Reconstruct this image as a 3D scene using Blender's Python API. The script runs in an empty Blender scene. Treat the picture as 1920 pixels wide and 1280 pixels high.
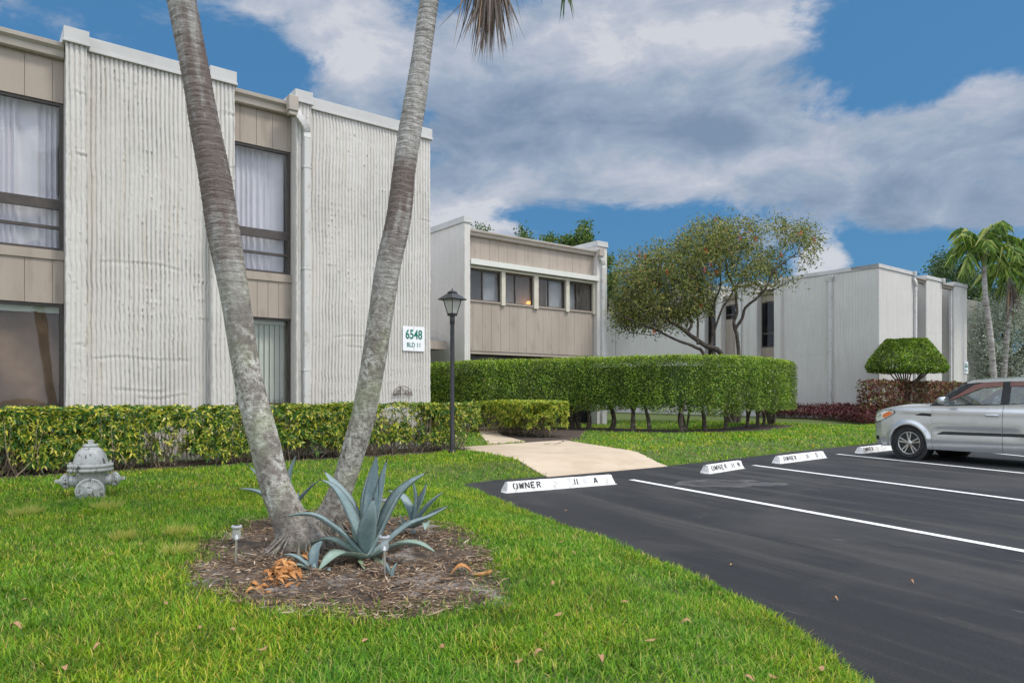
import bpy, math, random
import numpy as np
random.seed(7)
RNG = np.random.default_rng(11)
SC = bpy.context.scene
COL = SC.collection
PI = math.pi
# ------------------------------------------------------------------ camera
F = 1314.0; CX = 960.0; HY = 737.0; EYE = 1.33
cam_d = bpy.data.cameras.new('camera'); cam = bpy.data.objects.new('camera', cam_d); COL.objects.link(cam)
cam_d.sensor_width = 36; cam_d.lens = F/1920*36; cam_d.shift_y = (HY-640)/1920
cam_d.clip_start = .05; cam_d.clip_end = 3000
cam.location = (0, 0, EYE); cam.rotation_euler = (math.radians(90), 0, 0)
SC.camera = cam
SC.render.resolution_x = 1024; SC.render.resolution_y = 682
TH = math.atan2(.614, .789)                   # heading of the facades
U = np.array([math.cos(TH), math.sin(TH), 0.]); V = np.array([-math.sin(TH), math.cos(TH), 0.]); Z3 = np.array([0, 0, 1.])
LAWN = .17
def P(px, py, t):                              # a point seen at px,py at depth t
    return np.array([(px-CX)/F*t, t, EYE-(py-HY)/F*t])
def G(px, py, z=0.0):                          # the point of the ground at height z
    return P(px, py, (EYE-z)*F/(py-HY))
def onV(px, py, v):                            # on a facade plane v: (u, z)
    a = (px-CX)/F; t = v/(a*V[0]+V[1]); return t*(a*U[0]+U[1]), EYE+(HY-py)/F*t
def onU(px, py, u):                            # on a side plane u: (v, z)
    a = (px-CX)/F; t = u/(a*U[0]+U[1]); return t*(a*V[0]+V[1]), EYE+(HY-py)/F*t
def uv(u, v, z=0.): return u*U+v*V+z*Z3
def depth_of(px, v): a = (px-CX)/F; return v/(a*V[0]+V[1])
# ------------------------------------------------------------------ noise
def _h(i, j, s):
    n = np.sin(i*127.1+j*311.7+s*74.7)*43758.5453
    return n-np.floor(n)
def vn(x, y, s=0):
    x = np.asarray(x, float); y = np.asarray(y, float)
    i = np.floor(x); j = np.floor(y); fx = x-i; fy = y-j
    fx = fx*fx*(3-2*fx); fy = fy*fy*(3-2*fy)
    a = _h(i, j, s); b = _h(i+1, j, s); c = _h(i, j+1, s); d = _h(i+1, j+1, s)
    return (a*(1-fx)+b*fx)*(1-fy)+(c*(1-fx)+d*fx)*fy
def fbm(x, y, s=0, o=4):
    r = 0; a = .5
    for k in range(o): r = r+a*vn(x*2**k, y*2**k, s+k*3); a *= .5
    return r
def sstep(a, b, x): t = np.clip((x-a)/(b-a), 0, 1); return t*t*(3-2*t)
# ------------------------------------------------------------------ objects
MAT = {}                                       # object name -> (origin, rotz) of its thing
def pose(o): return MAT.get(o.name, (np.zeros(3), 0.))
def tag(o, label=None, cat=None, group=None, kind=None):
    if label: o['label'] = label
    if cat: o['category'] = cat
    if group: o['group'] = group
    if kind: o['kind'] = kind
    return o
def thing(name, label, cat, loc=(0, 0, 0), rz=0., group=None):
    o = bpy.data.objects.new(name, None); COL.objects.link(o)
    o.location = tuple(float(c) for c in loc); o.rotation_euler = (0, 0, rz); o.empty_display_size = .3
    MAT[o.name] = (np.array(loc, float), rz)
    return tag(o, label, cat, group)
class MB:
    """collects geometry; frame = (origin, along, inward) for facade work, None = world, 'local' = the thing's own axes"""
    def __init__(s, frame=None): s.v = []; s.f = []; s.n = 0; s.frame = frame; s.attr = None; s.smooth = []
    def add(s, verts, faces, smooth=False):
        verts = np.asarray(verts, float).reshape(-1, 3)
        s.v.append(verts)
        if isinstance(faces, np.ndarray): s.f.append(faces+s.n); s.smooth.append((len(faces), smooth))
        else:
            s.f.append([tuple(i+s.n for i in f) for f in faces]); s.smooth.append((len(faces), smooth))
        s.n += len(verts)
    def box(s, x0, x1, y0, y1, z0, z1):
        v = [(x0,y0,z0),(x1,y0,z0),(x1,y1,z0),(x0,y1,z0),(x0,y0,z1),(x1,y0,z1),(x1,y1,z1),(x0,y1,z1)]
        s.add(v, [(0,3,2,1),(4,5,6,7),(0,1,5,4),(1,2,6,5),(2,3,7,6),(3,0,4,7)])
    def bar(s, p, q, w, h=None, up=(0, 0, 1)):
        p = np.array(p, float); q = np.array(q, float); h = h or w
        d = q-p; d = d/(np.linalg.norm(d)+1e-9); u = np.array(up, float)
        if abs(d@u) > .98: u = np.array([1., 0, 0])
        a = np.cross(d, u); a /= np.linalg.norm(a); b = np.cross(a, d)
        v = []
        for c in (p, q):
            for (i, j) in ((-1,-1),(1,-1),(1,1),(-1,1)): v.append(c+a*i*w/2+b*j*h/2)
        s.add(v, [(0,3,2,1),(4,5,6,7),(0,1,5,4),(1,2,6,5),(2,3,7,6),(3,0,4,7)])
    def tube(s, pts, rad, seg=8, caps=True, mod=None):
        pts = np.array(pts, float); n = len(pts)
        rad = np.ones(n)*rad if np.isscalar(rad) else np.array(rad, float)
        tan = np.gradient(pts, axis=0); tan /= np.linalg.norm(tan, axis=1)[:, None]+1e-12
        ref = np.array([0, 0, 1.]) if abs(tan[0][2]) < .9 else np.array([1., 0, 0])
        a = np.cross(tan[0], ref); a /= np.linalg.norm(a)
        A = np.zeros((n, 3)); 
        for i in range(n):
            a = a-tan[i]*(a@tan[i]); a /= np.linalg.norm(a)+1e-12; A[i] = a
        B = np.cross(tan, A)
        th = np.arange(seg)*2*PI/seg
        R = rad[:, None]*np.ones((n, seg))
        if mod is not None: R = R*mod
        v = pts[:, None, :]+R[..., None]*(np.cos(th)[None, :, None]*A[:, None, :]+np.sin(th)[None, :, None]*B[:, None, :])
        i, j = np.meshgrid(np.arange(n-1), np.arange(seg), indexing='ij'); j2 = (j+1) % seg
        f = np.stack([i*seg+j, i*seg+j2, (i+1)*seg+j2, (i+1)*seg+j], -1).reshape(-1, 4)
        s.add(v.reshape(-1, 3), f, True)
        if caps:
            s.add(v[0], [tuple(range(seg-1, -1, -1))]); s.add(v[-1], [tuple(range(seg))])
    def lathe(s, prof, c=(0, 0, 0), axis='z', seg=24, smooth=True, rz=0., caps=True):
        prof = np.array(prof, float); n = len(prof); th = np.arange(seg)*2*PI/seg+rz
        r = prof[:, 0][:, None]; h = prof[:, 1][:, None]+0*th[None]
        x = r*np.cos(th); y = r*np.sin(th)
        v = np.stack({'z': (x, y, h), 'x': (h, x, y), 'y': (y, h, x)}[axis], -1)+np.array(c)
        i, j = np.meshgrid(np.arange(n-1), np.arange(seg), indexing='ij'); j2 = (j+1) % seg
        f = np.stack([i*seg+j, i*seg+j2, (i+1)*seg+j2, (i+1)*seg+j], -1).reshape(-1, 4)
        s.add(v.reshape(-1, 3), f, smooth)
        if caps: s.add(v[0], [tuple(range(seg-1, -1, -1))]); s.add(v[-1], [tuple(range(seg))])
    def grid(s, X, Y, Z, smooth=True, flip=False):
        n, m = X.shape
        i, j = np.meshgrid(np.arange(n-1), np.arange(m-1), indexing='ij')
        f = np.stack([i*m+j, (i+1)*m+j, (i+1)*m+j+1, i*m+j+1], -1).reshape(-1, 4)
        if flip: f = f[:, ::-1]
        s.add(np.stack([X, Y, Z], -1).reshape(-1, 3), f, smooth)
    def prism(s, poly, z0, z1):
        n = len(poly); v = [(x, y, z0) for x, y in poly]+[(x, y, z1) for x, y in poly]
        s.add(v, [tuple(range(n-1, -1, -1)), tuple(range(n, 2*n))]+[(i, (i+1) % n, n+(i+1) % n, n+i) for i in range(n)])
    def mesh(s, name):
        v = np.concatenate(s.v) if s.v else np.zeros((0, 3))
        loops = []; tot = []
        sm = []
        for f, (k, b) in zip(s.f, s.smooth):
            if isinstance(f, np.ndarray):
                loops.append(f.reshape(-1)); tot.append(np.full(len(f), f.shape[1]))
            else:
                loops.append(np.array([i for g in f for i in g])); tot.append(np.array([len(g) for g in f]))
            sm.append(np.full(k, b))
        loops = np.concatenate(loops).astype(np.int32); tot = np.concatenate(tot).astype(np.int32); sm = np.concatenate(sm)
        me = bpy.data.meshes.new(name)
        me.vertices.add(len(v)); me.loops.add(len(loops)); me.polygons.add(len(tot))
        me.vertices.foreach_set('co', v.astype(np.float32).reshape(-1))
        me.loops.foreach_set('vertex_index', loops)
        st = np.concatenate([[0], np.cumsum(tot)[:-1]]).astype(np.int32)
        me.polygons.foreach_set('loop_start', st); me.polygons.foreach_set('loop_total', tot)
        me.polygons.foreach_set('use_smooth', sm.astype(bool))
        me.update(calc_edges=True); me.validate()
        return me
    def build(s, name, mat, parent=None, loc=None, bevel=0):
        org, rz = (pose(parent) if parent is not None else (np.array(loc if loc is not None else (0, 0, 0), float), 0.))
        if s.frame != 'local' and s.v:
            vs = np.concatenate(s.v)
            if s.frame is not None:
                o, a, b = s.frame; vs = o+vs[:, :1]*a+vs[:, 1:2]*b+vs[:, 2:3]*Z3
            vs = vs-org
            if rz:
                c, sn = math.cos(-rz), math.sin(-rz)
                vs = np.stack([vs[:, 0]*c-vs[:, 1]*sn, vs[:, 0]*sn+vs[:, 1]*c, vs[:, 2]], -1)
            s.v = [vs]
        me = s.mesh(name)
        if s.attr:
            for k, arr in s.attr.items():
                at = me.attributes.new(k, 'FLOAT', 'POINT'); at.data.foreach_set('value', np.asarray(arr, np.float32))
        for m in (mat if isinstance(mat, (list, tuple)) else [mat]): me.materials.append(m)
        o = bpy.data.objects.new(name, me); COL.objects.link(o)
        if parent is not None: o.parent = parent
        else: o.location = tuple(float(c) for c in org)
        MAT[o.name] = (org, rz)
        if bevel:
            b = o.modifiers.new('bevel', 'BEVEL'); b.width = bevel; b.segments = 2; b.limit_method = 'ANGLE'; b.angle_limit = .6
        return o
FA = (np.zeros(3), U, V)                       # frame of the facades: (u, v, z)
FS = (np.zeros(3), -V, U)                      # frame of a side wall seen from the left: (-v, u, z)
# leaf factory: N leaves from centres, directions, normals
def leaves(mb, c, d, nrm, ln, wd, fold=.18, droop=0.):
    c = np.asarray(c, float); d = d/(np.linalg.norm(d, axis=1)[:, None]+1e-9)
    sd = np.cross(d, nrm); sd /= np.linalg.norm(sd, axis=1)[:, None]+1e-9
    n = np.cross(sd, d)
    ln = np.broadcast_to(ln, len(c))[:, None]; wd = np.broadcast_to(wd, len(c))[:, None]
    tip = c+d*ln-droop*ln*Z3
    mid = c+d*ln*.45+n*wd*fold
    v = np.stack([c, mid+sd*wd*.5, tip, mid-sd*wd*.5], 1).reshape(-1, 3)
    b = np.arange(len(c))*4
    f = np.concatenate([np.stack([b, b+1, b+2], 1), np.stack([b, b+2, b+3], 1)])
    mb.add(v, f)
def rdir(n, rng=RNG):
    a = rng.normal(size=(n, 3)); return a/np.linalg.norm(a, axis=1)[:, None]
# ------------------------------------------------------------------ materials
def newmat(name):
    m = bpy.data.materials.new(name); m.use_nodes = True; nt = m.node_tree; nt.nodes.clear()
    out = nt.nodes.new('ShaderNodeOutputMaterial'); return m, nt, out
class NT:
    def __init__(s, nt): s.nt = nt
    def n(s, t, **k):
        x = s.nt.nodes.new(t)
        for a, b in k.items():
            if a == 'inp':
                for i, val in b.items():
                    if hasattr(val, 'type') and hasattr(val, 'node'): s.nt.links.new(val, x.inputs[i])
                    else: x.inputs[i].default_value = val
            else: setattr(x, a, b)
        return x
    def noise(s, vec, scale, det=4, rough=.55, dist=0): return s.n('ShaderNodeTexNoise', inp={'Vector': vec, 'Scale': scale, 'Detail': det, 'Roughness': rough, 'Distortion': dist}).outputs['Fac']
    def ramp(s, fac, stops):
        r = s.n('ShaderNodeValToRGB', inp={'Fac': fac}); e = r.color_ramp.elements
        while len(e) < len(stops): e.new(.5)
        for k, (p, c) in enumerate(stops): e[k].position = p; e[k].color = (*c, 1) if len(c) == 3 else c
        return r.outputs['Color']
    def mix(s, f, a, b, mode='MIX'):
        x = s.n('ShaderNodeMix', data_type='RGBA', blend_type=mode)
        for i, val in ((0, f), (6, a), (7, b)):
            if hasattr(val, 'node'): s.nt.links.new(val, x.inputs[i])
            else: x.inputs[i].default_value = (val if i == 0 else ((*val, 1) if len(val) == 3 else val))
        return x.outputs[2]
    def math(s, op, a, b=None, c=None):
        x = s.n('ShaderNodeMath', operation=op)
        for i, val in enumerate((a, b, c)):
            if val is None: continue
            if hasattr(val, 'node'): s.nt.links.new(val, x.inputs[i])
            else: x.inputs[i].default_value = val
        return x.outputs[0]
    def obj(s): return s.n('ShaderNodeTexCoord').outputs['Object']
    def mapv(s, vec, scale=(1, 1, 1), loc=(0, 0, 0)): return s.n('ShaderNodeMapping', inp={'Vector': vec, 'Scale': scale, 'Location': loc}).outputs[0]
    def attr(s, name): return s.n('ShaderNodeAttribute', attribute_name=name).outputs['Fac']
def surf(name, c1, c2=None, scale=4, rough=.8, bump=0., bscale=40, metal=0., stretch=(1, 1, 1), spec=.4, c3=None, s3=20, coat=0., lo=.35, hi=.65, rvar=0):
    m, nt, out = newmat(name); k = NT(nt); o = k.mapv(k.obj(), stretch)
    p = k.n('ShaderNodeBsdfPrincipled', inp={'Roughness': rough, 'Metallic': metal, 'Specular IOR Level': spec, 'Coat Weight': coat, 'Coat Roughness': .05})
    col = None
    if c2 is not None: col = k.ramp(k.noise(o, scale, 6), [(lo, c1), (hi, c2)])
    if c3 is not None: col = k.mix(k.ramp(k.noise(o, s3, 5), [(.55, (0, 0, 0)), (.68, (1, 1, 1))]), col if col is not None else c1, c3)
    if col is not None: nt.links.new(col, p.inputs['Base Color'])
    else: p.inputs['Base Color'].default_value = (*c1, 1)
    if rvar: nt.links.new(k.n('ShaderNodeMapRange', inp={0: k.noise(o, scale*1.7, 5), 1: .3, 2: .7, 3: rough-rvar, 4: rough+rvar}).outputs[0], p.inputs['Roughness'])
    if bump:
        b = k.n('ShaderNodeBump', inp={'Strength': 1, 'Distance': bump, 'Height': k.noise(o, bscale, 5, .6)}); nt.links.new(b.outputs[0], p.inputs['Normal'])
    nt.links.new(p.outputs[0], out.inputs[0]); return m
def leafmat(name, stops, trans=.35, rough=.45, spec=.35, clump=None, cscale=1.2):
    m, nt, out = newmat(name); k = NT(nt)
    rnd = k.n('ShaderNodeNewGeometry').outputs['Random Per Island']
    col = k.ramp(rnd, stops)
    if clump: col = k.mix(k.ramp(k.noise(k.obj(), cscale, 3), [(.4, (0, 0, 0)), (.62, (1, 1, 1))]), col, k.mix(1., col, clump, 'MULTIPLY'))
    if clump: col = k.mix(k.ramp(k.noise(k.obj(), cscale*3.4, 5, .65), [(.5, (0, 0, 0)), (.64, (1, 1, 1))]), col, k.mix(1., col, (.66, .68, .75), 'MULTIPLY'))
    p = k.n('ShaderNodeBsdfPrincipled', inp={'Base Color': col, 'Roughness': rough, 'Specular IOR Level': spec})
    t = k.n('ShaderNodeBsdfTranslucent', inp={'Color': k.mix(.5, col, (.9, 1, .3), 'MULTIPLY')})
    mx = k.n('ShaderNodeMixShader', inp={0: trans, 1: p.outputs[0], 2: t.outputs[0]})
    nt.links.new(mx.outputs[0], out.inputs[0]); return m
def glassmat(name, refl=.12, tint=(.90, .91, .91)):
    m, nt, out = newmat(name); k = NT(nt)
    fr = k.math('POWER', k.n('ShaderNodeLayerWeight', inp={0: .5}).outputs['Facing'], 4.)
    f = k.math('MULTIPLY_ADD', fr, .7, refl*.5)
    b = k.n('ShaderNodeBump', inp={'Strength': .6, 'Distance': .004, 'Height': k.noise(k.obj(), 1.3, 1)}).outputs[0]
    g = k.n('ShaderNodeBsdfGlossy', inp={'Roughness': .015, 'Normal': b}); t = k.n('ShaderNodeBsdfTransparent', inp={0: (*tint, 1)})
    mx = k.n('ShaderNodeMixShader', inp={0: f, 1: t.outputs[0], 2: g.outputs[0]}); nt.links.new(mx.outputs[0], out.inputs[0]); return m
def emat(name, col, st):
    m, nt, out = newmat(name); k = NT(nt); e = k.n('ShaderNodeEmission', inp={0: (*col, 1), 1: st}); nt.links.new(e.outputs[0], out.inputs[0]); return m
def wallmat(name, ribs=False, tint=(.60, .572, .53), pitch=.092, sax=0):
    m, nt, out = newmat(name); k = NT(nt); o = k.obj()
    big = k.noise(o, .9, 5); st = k.noise(k.mapv(o, (9, 9, .35)), 1.6, 4)
    c = k.mix(k.ramp(big, [(.35, (0, 0, 0)), (.65, (1, 1, 1))]), tuple(x*.93 for x in tint), tint)
    c = k.mix(k.ramp(st, [(.5, (0, 0, 0)), (.75, (.6, .6, .6))]), c, tuple(x*y for x, y in zip(tint, (.80, .75, .66))))
    c = k.mix(k.ramp(k.noise(o, 22, 3), [(.62, (0, 0, 0)), (.75, (1, 1, 1))]), c, tuple(x*.78 for x in tint))
    p = k.n('ShaderNodeBsdfPrincipled', inp={'Base Color': c, 'Roughness': .75, 'Specular IOR Level': .3})
    h = k.math('ADD', k.math('MULTIPLY', k.noise(o, 9, 6, .65), .010), k.math('MULTIPLY', k.noise(o, 60, 3), .003))
    if ribs:
        sp = k.n('ShaderNodeSeparateXYZ', inp={0: o}).outputs[sax]
        w = k.math('ADD', k.math('MULTIPLY', sp, 2*PI/pitch), k.math('MULTIPLY', k.noise(k.mapv(o, (1.5, 1.5, 1.1)), 1.5, 3), 5.))
        s = k.math('POWER', k.math('ABSOLUTE', k.math('SINE', k.math('MULTIPLY', w, .5))), .45)
        h = k.math('ADD', h, k.math('MULTIPLY', s, .008))
    b = k.n('ShaderNodeBump', inp={'Strength': 1., 'Distance': 1., 'Height': h}); nt.links.new(b.outputs[0], p.inputs['Normal'])
    nt.links.new(p.outputs[0], out.inputs[0]); return m
M = dict(
 wall=wallmat('painted_corrugated_wall'),
 wall_ribs=wallmat('ribbed_wall_facade', True, (.60, .575, .54), .10, 0),
 wall_side=wallmat('ribbed_wall_side', True, (.62, .585, .54), .10, 1),
 wall_grey=wallmat('grey_ribbed_wall', True, (.56, .54, .50), .11, 0),
 wall_grey_side=wallmat('grey_ribbed_wall_side', True, (.58, .555, .515), .11, 1),
 coping=surf('painted_metal_coping', (.45, .44, .42), (.51, .50, .48), 2, .6, .001, 15),
 gutter=surf('beige_gutter', (.34, .295, .245), (.40, .35, .295), 1.5, .5, .001, 20),
 spout=surf('downspout_paint', (.52, .505, .48), (.57, .555, .53), 2, .6, .0015, 30, c3=(.40, .37, .33), s3=7),
 siding=surf('taupe_siding', (.33, .275, .225), (.385, .325, .27), 1.4, .8, .002, 90, stretch=(1, 1, .25), c3=(.30, .25, .205), s3=5),
 frame=surf('bronze_window_frame', (.045, .036, .03), (.07, .055, .045), 8, .45, spec=.5),
 cream=surf('cream_metal', (.52, .47, .37), (.58, .54, .44), 3, .5),
 cream_white=surf('cream_white_shutter_box', (.60, .60, .54), (.64, .63, .58), 3, .5),
 curtain=surf('sheer_white_curtain', (.78, .74, .80), (.86, .82, .87), 2, .9),
 blind=surf('pale_green_blind', (.66, .67, .56), (.72, .73, .62), 2, .7),
 brown_cloth=surf('brown_cloth', (.17, .105, .065), (.24, .155, .10), 3, .9, .002, 120),
 dark=surf('dark_interior', (.03, .03, .033), (.05, .047, .045), 2, .9),
 room=surf('room_interior', (.22, .20, .18), (.28, .26, .23), 2, .9),
 glass=glassmat('window_glass', .055), glass_dark=glassmat('window_glass_dark', .05, (.45, .47, .5)),
 black=surf('black_painted_metal', (.012, .012, .013), (.022, .022, .024), 14, .42, .0008, 60, spec=.5, c3=(.04, .038, .036), s3=26),
 white_plastic=surf('white_sign_face', (.78, .79, .80)),
 green_ink=surf('green_lettering', (.005, .16, .11), rough=.5),
 black_paint=surf('stencil_black_paint', (.025, .025, .025), (.07, .07, .07), 60, .8),
 faint_paint=surf('painted_over_letters', (.55, .54, .53), (.68, .68, .67), 30, .8),
 stop=surf('white_painted_concrete', (.70, .69, .67), (.79, .785, .77), 5, .8, .005, 50, c3=(.50, .48, .45), s3=11),
 iron=surf('rusty_iron', (.05, .025, .015), (.11, .05, .03), 30, .8),
)
# ------------------------------------------------------------------ world: sky, clouds, sun
w = bpy.data.worlds.new('World'); SC.world = w; w.use_nodes = True; wn = w.node_tree; wn.nodes.clear(); k = NT(wn)
SUN_EL, SUN_AZ = math.radians(58), math.radians(112)      # azimuth measured clockwise from +Y
sky = k.n('ShaderNodeTexSky', sky_type='NISHITA', sun_disc=False, sun_elevation=SUN_EL, sun_rotation=SUN_AZ, air_density=1.3, dust_density=.5, ozone_density=2.5)
dirv = k.n('ShaderNodeTexCoord').outputs['Generated']
def blob(px, py, rx, ry, wt):
    d = np.array([(px-CX)/F, 1., (HY-py)/F]); L = np.linalg.norm(d); d /= L
    a = k.n('ShaderNodeVectorMath', operation='SUBTRACT', inp={0: dirv, 1: tuple(d)}).outputs[0]
    b = k.n('ShaderNodeVectorMath', operation='MULTIPLY', inp={0: a, 1: (F*L/rx*.95, F*L/rx*.95, F*L/ry)}).outputs[0]
    l = k.n('ShaderNodeVectorMath', operation='LENGTH', inp={0: b}).outputs[1]
    return k.n('ShaderNodeMapRange', interpolation_type='SMOOTHSTEP', inp={0: l, 1: 1.25, 2: .15, 3: 0., 4: wt}).outputs[0]
def total(bl):
    s = None
    for b in bl:
        x = blob(*b); s = x if s is None else k.math('ADD', s, x)
    return s
cover = total([(700, 60, 260, 120, .42), (620, 30, 170, 80, .25), (1050, 150, 420, 150, .55), (1000, 290, 420, 110, .52), (1330, 80, 230, 130, .42), (1500, 260, 330, 130, .48),
               (1300, 320, 420, 70, .40), (1760, 330, 320, 120, .52), (1850, 190, 160, 90, .30), (1650, 410, 330, 40, .25), (480, 190, 130, 60, .16), (640, 190, 130, 60, .2),
               (860, 410, 110, 45, .5), (930, 440, 90, 30, .35), (1545, 490, 70, 60, .6), (1230, 20, 300, 90, .3), (930, 365, 110, 35, .3), (1900, 395, 120, 50, .3),
               (1560, 60, 110, 60, -.1), (1700, 130, 160, 90, -.22), (520, 110, 130, 70, -.2)])
nz = k.noise(k.mapv(dirv, (1, 1, 1.9)), 5.6, 10, .62, .25)
nz2 = k.noise(k.mapv(dirv, (1, 1, 2.2), (3, 1, 2)), 13, 8, .6, .2)
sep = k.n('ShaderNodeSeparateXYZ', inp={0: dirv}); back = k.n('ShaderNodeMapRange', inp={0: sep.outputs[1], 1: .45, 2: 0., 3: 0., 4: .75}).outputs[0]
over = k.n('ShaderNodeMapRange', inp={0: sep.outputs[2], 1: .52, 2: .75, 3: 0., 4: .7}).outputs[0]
cover = k.math('ADD', cover, k.math('MAXIMUM', back, over))  # unseen cloud behind and overhead, added to lift and neutralise the ambient light
dens = k.math('ADD', k.math('ADD', cover, k.math('MULTIPLY', k.math('SUBTRACT', nz, .5), 1.75)), k.math('MULTIPLY', k.math('SUBTRACT', nz2, .5), .6))
alpha = k.n('ShaderNodeMapRange', interpolation_type='SMOOTHSTEP', inp={0: dens, 1: .12, 2: .46, 3: 0., 4: .95}).outputs[0]
bright = total([(640, 60, 200, 110, .6), (1200, 60, 330, 95, .48), (1420, 90, 130, 90, .2), (1640, 230, 220, 90, .30), (860, 410, 120, 60, .8), (1545, 490, 80, 70, .9), (1100, 330, 400, 40, .22),
                (940, 230, 330, 75, -.30), (1300, 260, 180, 60, -.25), (1250, 390, 260, 60, .1), (1850, 160, 120, 60, .3), (1760, 390, 220, 60, -.12)])
sh = k.math('ADD', k.math('ADD', bright, .42), k.math('MULTIPLY', k.math('SUBTRACT', k.noise(k.mapv(dirv, (1, 1, 2.1), (5, 2, 1)), 9, 10, .60, .3), .5), 1.9))
ccol = k.ramp(sh, [(.0, (1.25, 1.7, 2.4)), (.45, (1.95, 2.4, 3.1)), (.85, (3.1, 3.3, 3.8)), (1., (3.8, 3.9, 4.2))])
ccol = k.mix(k.math('MULTIPLY', k.math('MAXIMUM', back, over), 1.33), ccol, k.mix(1., ccol, (4.2, 3.75, 3.35), 'MULTIPLY'))  # the added unseen clouds are boosted above the visible ones as warm fill light
skyc = k.mix(1., sky.outputs[0], (.60, .93, 1.0), 'MULTIPLY')
# the air's own colour levelled towards the blue of the photograph
skyc = k.mix(.86, skyc, (.36, 1.16, 2.45))
up = k.n('ShaderNodeSeparateXYZ', inp={0: dirv}).outputs[2]
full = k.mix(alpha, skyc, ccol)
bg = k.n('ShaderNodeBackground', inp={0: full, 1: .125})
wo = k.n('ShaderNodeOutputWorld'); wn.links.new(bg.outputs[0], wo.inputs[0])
sd = bpy.data.lights.new('sun', 'SUN'); sun = bpy.data.objects.new('sun', sd); COL.objects.link(sun)
sd.energy = 2.1; sd.angle = math.radians(13); sd.color = (1., .95, .87)
from mathutils import Vector
sv = Vector((math.sin(SUN_AZ)*math.cos(SUN_EL), math.cos(SUN_AZ)*math.cos(SUN_EL), math.sin(SUN_EL)))
sun.rotation_euler = sv.to_track_quat('Z', 'Y').to_euler(); sun.location = (0, -10, 30)
SC.view_settings.view_transform = 'Standard'; SC.view_settings.look = 'None'; SC.view_settings.exposure = .45; SC.view_settings.gamma = 1
SC.render.engine = 'CYCLES'
SC.cycles.max_bounces = 7; SC.cycles.transparent_max_bounces = 12; SC.cycles.diffuse_bounces = 3

# ------------------------------------------------------------------ ground
def g2(px, py): return G(px, py, 0.)[:2]
lot_near = [(3.6, -6), (2.3, 1.0), (1.85, 2.4), g2(1610, 1280), g2(1560, 1232), g2(1450, 1155), g2(1300, 1082), g2(1130, 1012), g2(1000, 966), g2(930, 936), g2(885, 917)]
lot_far = [g2(862, 908), g2(935, 899), g2(1022, 893), g2(1130, 883), g2(1250, 873), g2(1330, 865), g2(1500, 845), g2(1640, 831)]
e = np.array(lot_far[-1]); u0, v0 = e@U[:2], e@V[:2]
lot_far += [uv(u0+4, v0+.1)[:2], uv(u0+10, v0+.2)[:2], uv(90, v0+.5)[:2]]
LOT = np.array([tuple(p) for p in lot_near+lot_far]+[(100., 20.), (100., -60.), (3.6, -60.)])
def inside(poly, x, y):
    r = np.zeros(np.shape(x), bool); n = len(poly)
    for i in range(n):
        x0, y0 = poly[i]; x1, y1 = poly[(i+1) % n]
        c = ((y0 > y) != (y1 > y)) & (x < (x1-x0)*(y-y0)/(y1-y0+1e-12)+x0); r ^= c
    return r
def pdist(poly, x, y, closed=True):
    d = np.full(np.shape(x), 1e9); n = len(poly)
    for i in range(n if closed else n-1):
        a = np.array(poly[i]); b = np.array(poly[(i+1) % n]); ab = b-a
        t = np.clip(((x-a[0])*ab[0]+(y-a[1])*ab[1])/(ab@ab+1e-12), 0, 1)
        d = np.minimum(d, np.hypot(x-a[0]-t*ab[0], y-a[1]-t*ab[1]))
    return d
def sdist(x, y):
    d = pdist(LOT, x, y); return np.where(inside(LOT, x, y), -d, d)
def zl(x, y):
    """height of the lawn"""
    s = sdist(x, y)
    z = np.where(s > 0, .012*sstep(0, .05, s)+(LAWN-.012)*sstep(0., 1.15, s), -.12*np.clip(-s*4, 0, 1))
    return z+np.where(s > .4, .015*(fbm(x*.7, y*.7, 5)-.5), 0)
def mulch_px(px, py): return G(px, py, .155)[:2]
BED = np.array([mulch_px(*p) for p in [(340, 1075), (362, 1035), (400, 1005), (450, 982), (520, 968), (600, 962), (700, 966), (800, 980), (860, 993), (905, 1015), (925, 1050), (930, 1085), (950, 1108), (935, 1132), (880, 1148), (800, 1168), (700, 1176), (600, 1172), (500, 1158), (430, 1140), (380, 1112)]])
WALK = np.array([G(855, 840, .165)[:2], G(1027, 894, .0)[:2], G(1252, 874, .0)[:2], G(1058, 826, .165)[:2]])
def zw(x, y): return np.maximum(sstep(0, 1.15, sdist(x, y))*(LAWN-.012)+.006+.022*sstep(0, .3, sdist(x, y)), .006)
WALK2 = np.array([G(917, 834, .165)[:2], G(986, 829, .165)[:2], G(940, 817, .165)[:2], G(926, 795, .165)[:2], G(896, 800, .165)[:2], G(900, 816, .165)[:2]])
HV0, HV1 = 11.75, 12.55                       # low hedge against building A
def uvpoly(l): return np.array([uv(a, b)[:2] for a, b in l])
SOIL = [uvpoly([(-6, HV0-.12), (7.9, HV0-.22), (8.5, HV0+.05), (8.3, 12.9), (-6, 12.95)])]
FIC = [(806, 22.8), (860, 21.9), (900, 21.6), (950, 21.9), (1010, 22.4), (1072, 22.7), (1130, 22.3), (1190, 21.7), (1260, 21.1), (1330, 21.3), (1390, 22.2), (1430, 23.7), (1452, 25.6)]
FP = np.array([P(a, 700, t)[:2] for a, t in FIC])
def offset(pl, d):
    t = np.gradient(pl, axis=0); t /= np.linalg.norm(t, axis=1)[:, None]; return pl+np.stack([-t[:, 1], t[:, 0]], 1)*d
SOIL.append(np.concatenate([offset(FP, -.95), offset(FP, 1.0)[::-1]]))
SOIL.append(np.array([G(1040, 838, .16)[:2], G(1095, 822, .165)[:2], G(1105, 808, .165)[:2], G(1000, 800, .17)[:2], G(900, 796, .17)[:2], G(905, 815, .17)[:2], G(960, 826, .165)[:2], G(1000, 832, .165)[:2]]))
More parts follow.
